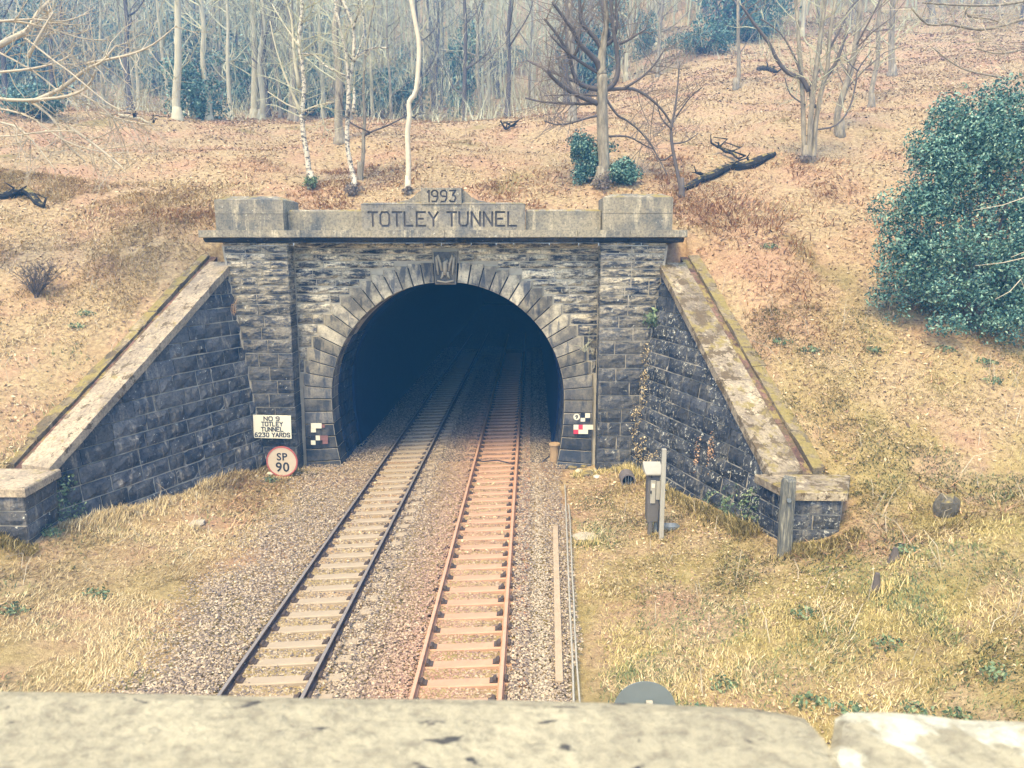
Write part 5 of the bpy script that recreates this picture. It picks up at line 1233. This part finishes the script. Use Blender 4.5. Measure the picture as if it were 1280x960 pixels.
# brushwood between the trees
X = rng.uniform(-72, 72, 34000); Y = rng.uniform(50, 112, 34000); k = vis(X, Y, 1.08) & (Y > np.where(X < 2, 52 + 3 * N1(X * .2, 0), np.where(X < 20, 66, 76) + 4 * N1(X * .15, 5))) & (N1(X * .12, Y * .12) > -.35)
X, Y = X[k], Y[k]; n = len(X)
blade_mesh('brushwood', X, Y, terrain(X, Y), rng.uniform(.6, 3.4, n), rng.uniform(.02, .045, n), rng.uniform(0, 6.28, n), np.clip(rng.normal(.7, .2, n), .1, .97), M_twig)
# evergreen undergrowth: shrubs in the wood
EV = [(250, 148, 90, 75, 'dark evergreen shrub clump under the left terrace trees'), (195, 120, 60, 40, 'low evergreen shrub at the back of the left terrace'), (40, 148, 110, 45, 'dark evergreen shrub low at the left end of the terrace'), (295, 135, 50, 60, 'evergreen shrub between the paired pale trunks and the snag'), (545, 112, 110, 60, 'wide evergreen shrub behind the thin pale trunk on the crest'), (640, 92, 80, 36, 'evergreen shrub behind the crooked stump tree'), (490, 128, 60, 60, 'evergreen shrub behind the ivy-footed trunk'), (805, 72, 40, 60, 'narrow dark evergreen on the crest right of the big tree'), (880, 66, 110, 34, 'evergreen shrub on the skyline above the bare slope'), (585, 70, 120, 60, 'tall evergreen beyond the crest left of the big tree'), (440, 100, 110, 60, 'evergreen mass behind the twin birch'), (330, 90, 120, 60, 'evergreen beyond the terrace behind the speckled birch'), (130, 90, 130, 60, 'evergreen beyond the terrace behind the drooping branches'), (940, 52, 90, 40, 'evergreen on the skyline left of the many stemmed tree')]
for i, (px, py, w_, h_, lab) in enumerate(EV):
    bush('evergreen_shrub', px, py, w_, h_, 4000, .10, lab, 'shrub', 'evergreens in the wood', seed=300 + i, mat=M_everg)
rs2 = random.Random(9)
for i in range(34):
    y = rs2.uniform(70, 112); x = rs2.uniform(-.7, .28) * y; p = np.array([x, y, tz(x, y)])
    bush('evergreen_tree', 0, 0, rs2.uniform(45, 95), rs2.uniform(60, 130), 2300, .175, 'hazy evergreen tree deep in the wood behind', 'tree', 'evergreen trees deep in the wood', seed=400 + i, base=p, mat=M_everg)

# ------------------------------------------------------------------ logs, stumps, weeds, wall plants
M_logd = stone_mat('rotten_wood', (.025, .024, .022), (.07, .06, .05), (.15, .12, .085), .5, 0, .45, .02)
def log(name, pts, r0, r1, label, cat='log', dark=True, lift=.12):
    P = [ground_hit(x, y) + EZ * lift for x, y in pts]; k = len(P)
    base = P[0].copy(); root = empty(name, tuple(base), label, cat); t = Tree(int(pts[0][0]))
    Q = []
    for a_, b_ in zip(P[:-1], P[1:]): Q += [a_, a_ * .66 + b_ * .34 + EZ * t.r.uniform(-.05, .06), a_ * .33 + b_ * .67 + EZ * t.r.uniform(-.06, .05)]
    Q.append(P[-1]); n_ = len(Q); t.trunk.tube(Q, [(r0 + (r1 - r0) * i / n_) * t.r.uniform(.65, 1.2) * (.45 if i in (0, n_ - 1) else 1) for i in range(n_)], 9); t.trunk.obj('trunk', M_logd if dark else M_smooth, root)
    for i in range(5):
        q = P[t.r.randint(0, k - 1)]; MB().tube([q, q + np.array([t.r.uniform(-.5, .5), t.r.uniform(-.3, .1), t.r.uniform(.1, .4)]), q + np.array([t.r.uniform(-.9, .9), -.2, t.r.uniform(.1, .5)])], [.06, .045, .015], 5).obj('broken_branch', M_logd, root)
    return root
log('fallen_log', [(855, 240), (885, 225), (912, 212), (938, 210), (968, 196)], .16, .2, 'dark fallen trunk with broken ends on the right slope')
log('fallen_branch', [(898, 193), (912, 199), (922, 208)], .1, .06, 'short curved dark branch sticking up from the fallen trunk', 'branch', lift=.3)
log('fallen_log', [(-15, 252), (15, 247), (32, 243), (55, 262)], .14, .2, 'dark broken log on the slope at the far left')
log('fallen_log', [(518, 150), (535, 147), (548, 147)], .12, .1, 'small pale log lying on the slope above the date stone', dark=False)
log('fallen_log', [(946, 88), (960, 88), (972, 92)], .22, .2, 'short dark log on the crest left of the many stemmed tree')
log('fallen_log', [(148, 146), (168, 150), (192, 157)], .09, .05, 'thin pale branch lying at the foot of the left terrace', dark=False)
log('dead_branch', [(632, 165), (640, 160), (646, 158)], .1, .05, 'small dark stick heap in the middle of the leafy slope', 'branch')
for px, py, h_, lab in ((1095, 738, .34, 'small rotten stump beside the hollow on the right bank'), (1118, 700, .26, 'small dark stump just above the hollow on the right bank')):
    p = ground_hit(px, py); st = empty('stump', tuple(p), lab, 'stump'); MB().tube([p - EZ * .1, p + EZ * .1, p + EZ * h_], [.16, .09, .045], 9).obj('stump_wood', M_barkd, st)
# moss at the birch feet
for px, py, w_, h_, lab in ((390, 238, 22, 18, 'mossy dark clump round the foot of the speckled birch'), (441, 245, 26, 17, 'dark ivy clump round the foot of the twin birch'), (510, 244, 16, 12, 'small dark clump at the foot of the kinked birch'), (1007, 204, 26, 12, 'mossy clump at the foot of the many stemmed tree'), (753, 238, 34, 24, 'twiggy ivy clump at the foot of the big limbed tree'), (478, 150, 16, 14, 'ivy clump at the foot of the ivy-footed trunk')):
    bush('ivy_clump', px, py, w_, h_, 500, .05, lab, 'ivy', seed=int(px), mat=M_twigd if px != 390 else M_weed)
# wiry shrub on the left slope
p = ground_hit(45, 372); t = Tree(500)
for i in range(26):
    a_ = t.r.uniform(0, 6.28); q = [p]; d = np.array([math.cos(a_) * .5, math.sin(a_) * .5, 1.0])
    for k in range(3): d = d + np.array([t.r.gauss(0, .3), t.r.gauss(0, .3), 0]); q.append(q[-1] + d * .32)
    t.twig.tube(q, [.02, .015, .01, .006], 4, cap=False); t.sprout(q, [.02, .015, .01, .006], 6, .4, 2)
t.trunk.tube([p - EZ * .2, p + EZ * .25], [.06, .04], 6)
t.finish('wiry_shrub', p, 'dark leafless wiry shrub on the dry grass slope at the left', 'shrub', M_barkd, M_barkd, M_barkd)
# green weeds
r_ = random.Random(77)
WD = [(105, 395, 'right one of two on the slope below the wiry shrub'), (95, 410, 'lower left one of two on the slope below the wiry shrub'), (12, 765, 'at the left edge nearest the parapet'), (45, 660, 'just below the left end pier'), (20, 640, 'against the front of the left end pier'), (118, 745, 'in the straw between end pier and ballast at left'),
      (1130, 690, 'beside the small dark stump'), (1005, 770, 'in mid bank below the timber post'), (1110, 808, 'in mid bank below the rotten stump'), (1060, 890, 'showing over the corner of the right coping stone'), (905, 860, 'right of the round sign back, a little up the bank'), (1230, 455, 'below the holly bush near the right edge'), (1090, 440, 'left of the foot of the holly bush'), (960, 310, 'high on the slope right of the wing coping'), (1010, 440, 'on the slope halfway between wing coping and holly'),
      (1245, 845, 'large one low at the right edge of the bank'), (870, 895, 'touching the right side of the round sign back'), (1010, 880, 'above the joint between the two coping stones'), (985, 655, 'behind the timber post at the end pier'), (910, 640, 'at the foot of the right wing wall'), (335, 602, 'under the SP 90 sign'), (1145, 895, 'above the white lichened coping stone, left of centre'), (1010, 660, 'against the front of the right end pier'), (60, 668, 'at the corner of the left end pier and wing'), (1180, 440, 'directly under the holly bush'), (975, 430, 'close to the kerb of the right wing'), (1240, 480, 'on the bank well below the holly bush'), (1200, 905, 'above the far right of the parapet')]
for i, (px, py, where) in enumerate(WD):
    p = ground_hit(px, py); V, F = leaf_cloud([(p[0], p[1], p[2] + .06, .26, .26, .10), (p[0] + .2, p[1], p[2] + .04, .2, .2, .07)], 110, .045, seed=600 + i, gap=.05)
    o = build_np('weed', V - p, F, M_weed); o.location = p; tag(o, 'green bramble weed tuft ' + where, 'weed', 'green weeds on the banks')
# climbers and dead stems on the right wing, moss tufts by its head
def wall_growth(sg, spots_, name, label, mat, n, size, cat):
    a, d, o_, L = WING[sg]; Vd = EZ + o_ * LEAN; nn = np.cross(d, EZ); nn = nn if nn[0] * sg < 0 else -nn
    bl = []
    for s, z, w_, h_ in spots_: c_ = a + d * s + Vd * z + nn * .05; bl.append((c_[0], c_[1], c_[2], w_, w_, h_))
    V, F = leaf_cloud(bl, n, size, seed=n, gap=.3); c_ = np.mean(V, 0); o = build_np(name, V - c_, F, mat); o.location = c_; return tag(o, label, cat)
wall_growth(1, [(.25, 5.2, .35, .3)], 'fern_tuft', 'green fern tuft growing from the corner of the right wing under its coping', M_weed, 300, .07, 'fern')
wall_growth(1, [(.2, 3.6, .25, .9), (.5, 2.8, .25, .7), (.3, 1.6, .25, .9), (1.1, .9, .35, .5), (1.9, .7, .3, .4)], 'dead_ivy', 'pale withered ivy in the corner between right pier and wing', M_straw, 1500, .035, 'ivy')
wall_growth(1, [(6.6, .9, .35, .5), (7.4, 1.0, .3, .5), (7.9, 1.2, .25, .6), (5.7, .7, .3, .35)], 'ivy', 'dark green ivy low on the outer end of the right wing', M_weed, 900, .045, 'ivy')
wall_growth(-1, [(8.0, 1.1, .25, .7), (7.6, .7, .3, .4), (7.7, 1.6, .2, .3)], 'ivy', 'sparse pale ivy on the outer end of the left wing', M_weed, 500, .045, 'ivy')
wall_growth(1, [(4.5, 1.6, .12, .6), (5.2, 1.8, .12, .7)], 'red_creeper', 'reddish dead creeper hanging on the right wing', M_bracken, 260, .035, 'creeper')
# reddish dead stalk growing out of the left corner joint
p = at_Y(292, 395, YP - .05); t = Tree(900)
for i in range(9): t.trunk.tube([p, p + np.array([t.r.uniform(-.12, .12), -.06, t.r.uniform(.1, .5)]), p + np.array([t.r.uniform(-.25, .3), -.1, t.r.uniform(.2, .8)])], [.012, .01, .005], 4)
tag(t.trunk.obj('dead_stalks', M_bracken), 'reddish dead stalks sprouting from the joint of left pier and wing', 'plant')
p = at_Y(731, 440, YW - .08); t = Tree(901)
for i in range(9): t.trunk.tube([p, p + np.array([t.r.uniform(-.2, .2), -.1, t.r.uniform(.1, .4)]), p + np.array([t.r.uniform(-.5, .4), -.15, t.r.uniform(-.1, .9)])], [.012, .009, .004], 4)
tag(t.trunk.obj('dead_stalks', M_twig), 'wiry dead stalks growing from the wall right of the arch', 'plant')
# standing dry stalks on the banks
mb = MB()
for i in range(260):
    x = r_.uniform(-15, 15); y = r_.uniform(12, 26); 
    if not bool(valid(np.array([x]), np.array([y]))[0]) or abs(x - XC) < 5.3: continue
    p = np.array([x, y, tz(x, y)]); l = r_.uniform(.3, .9); dx = r_.gauss(0, .5)
    mb.tube([p, p + np.array([dx * l * .4, r_.gauss(0, .1), l * .6]), p + np.array([dx * l, r_.gauss(0, .2), l * .9])], [.009, .008, .004], 3, cap=False)
tag(mb.obj('dry_stalks', M_palet), kind='stuff')

# ------------------------------------------------------------------ air
M_h = bpy.data.materials.new('air_haze'); M_h.use_nodes = True; nt = M_h.node_tree; nt.nodes.clear()
out = nt.nodes.new('ShaderNodeOutputMaterial'); pv = nt.nodes.new('ShaderNodeVolumePrincipled')
pv.inputs['Color'].default_value = (.12, .46, .96, 1); pv.inputs['Density'].default_value = .0027; pv.inputs['Anisotropy'].default_value = .0
nt.links.new(pv.outputs[0], out.inputs['Volume'])
zmin = -1.6
tag(MB().box((-115, -32, zmin), (116, 205, 135)).obj('haze', M_h), kind='stuff')
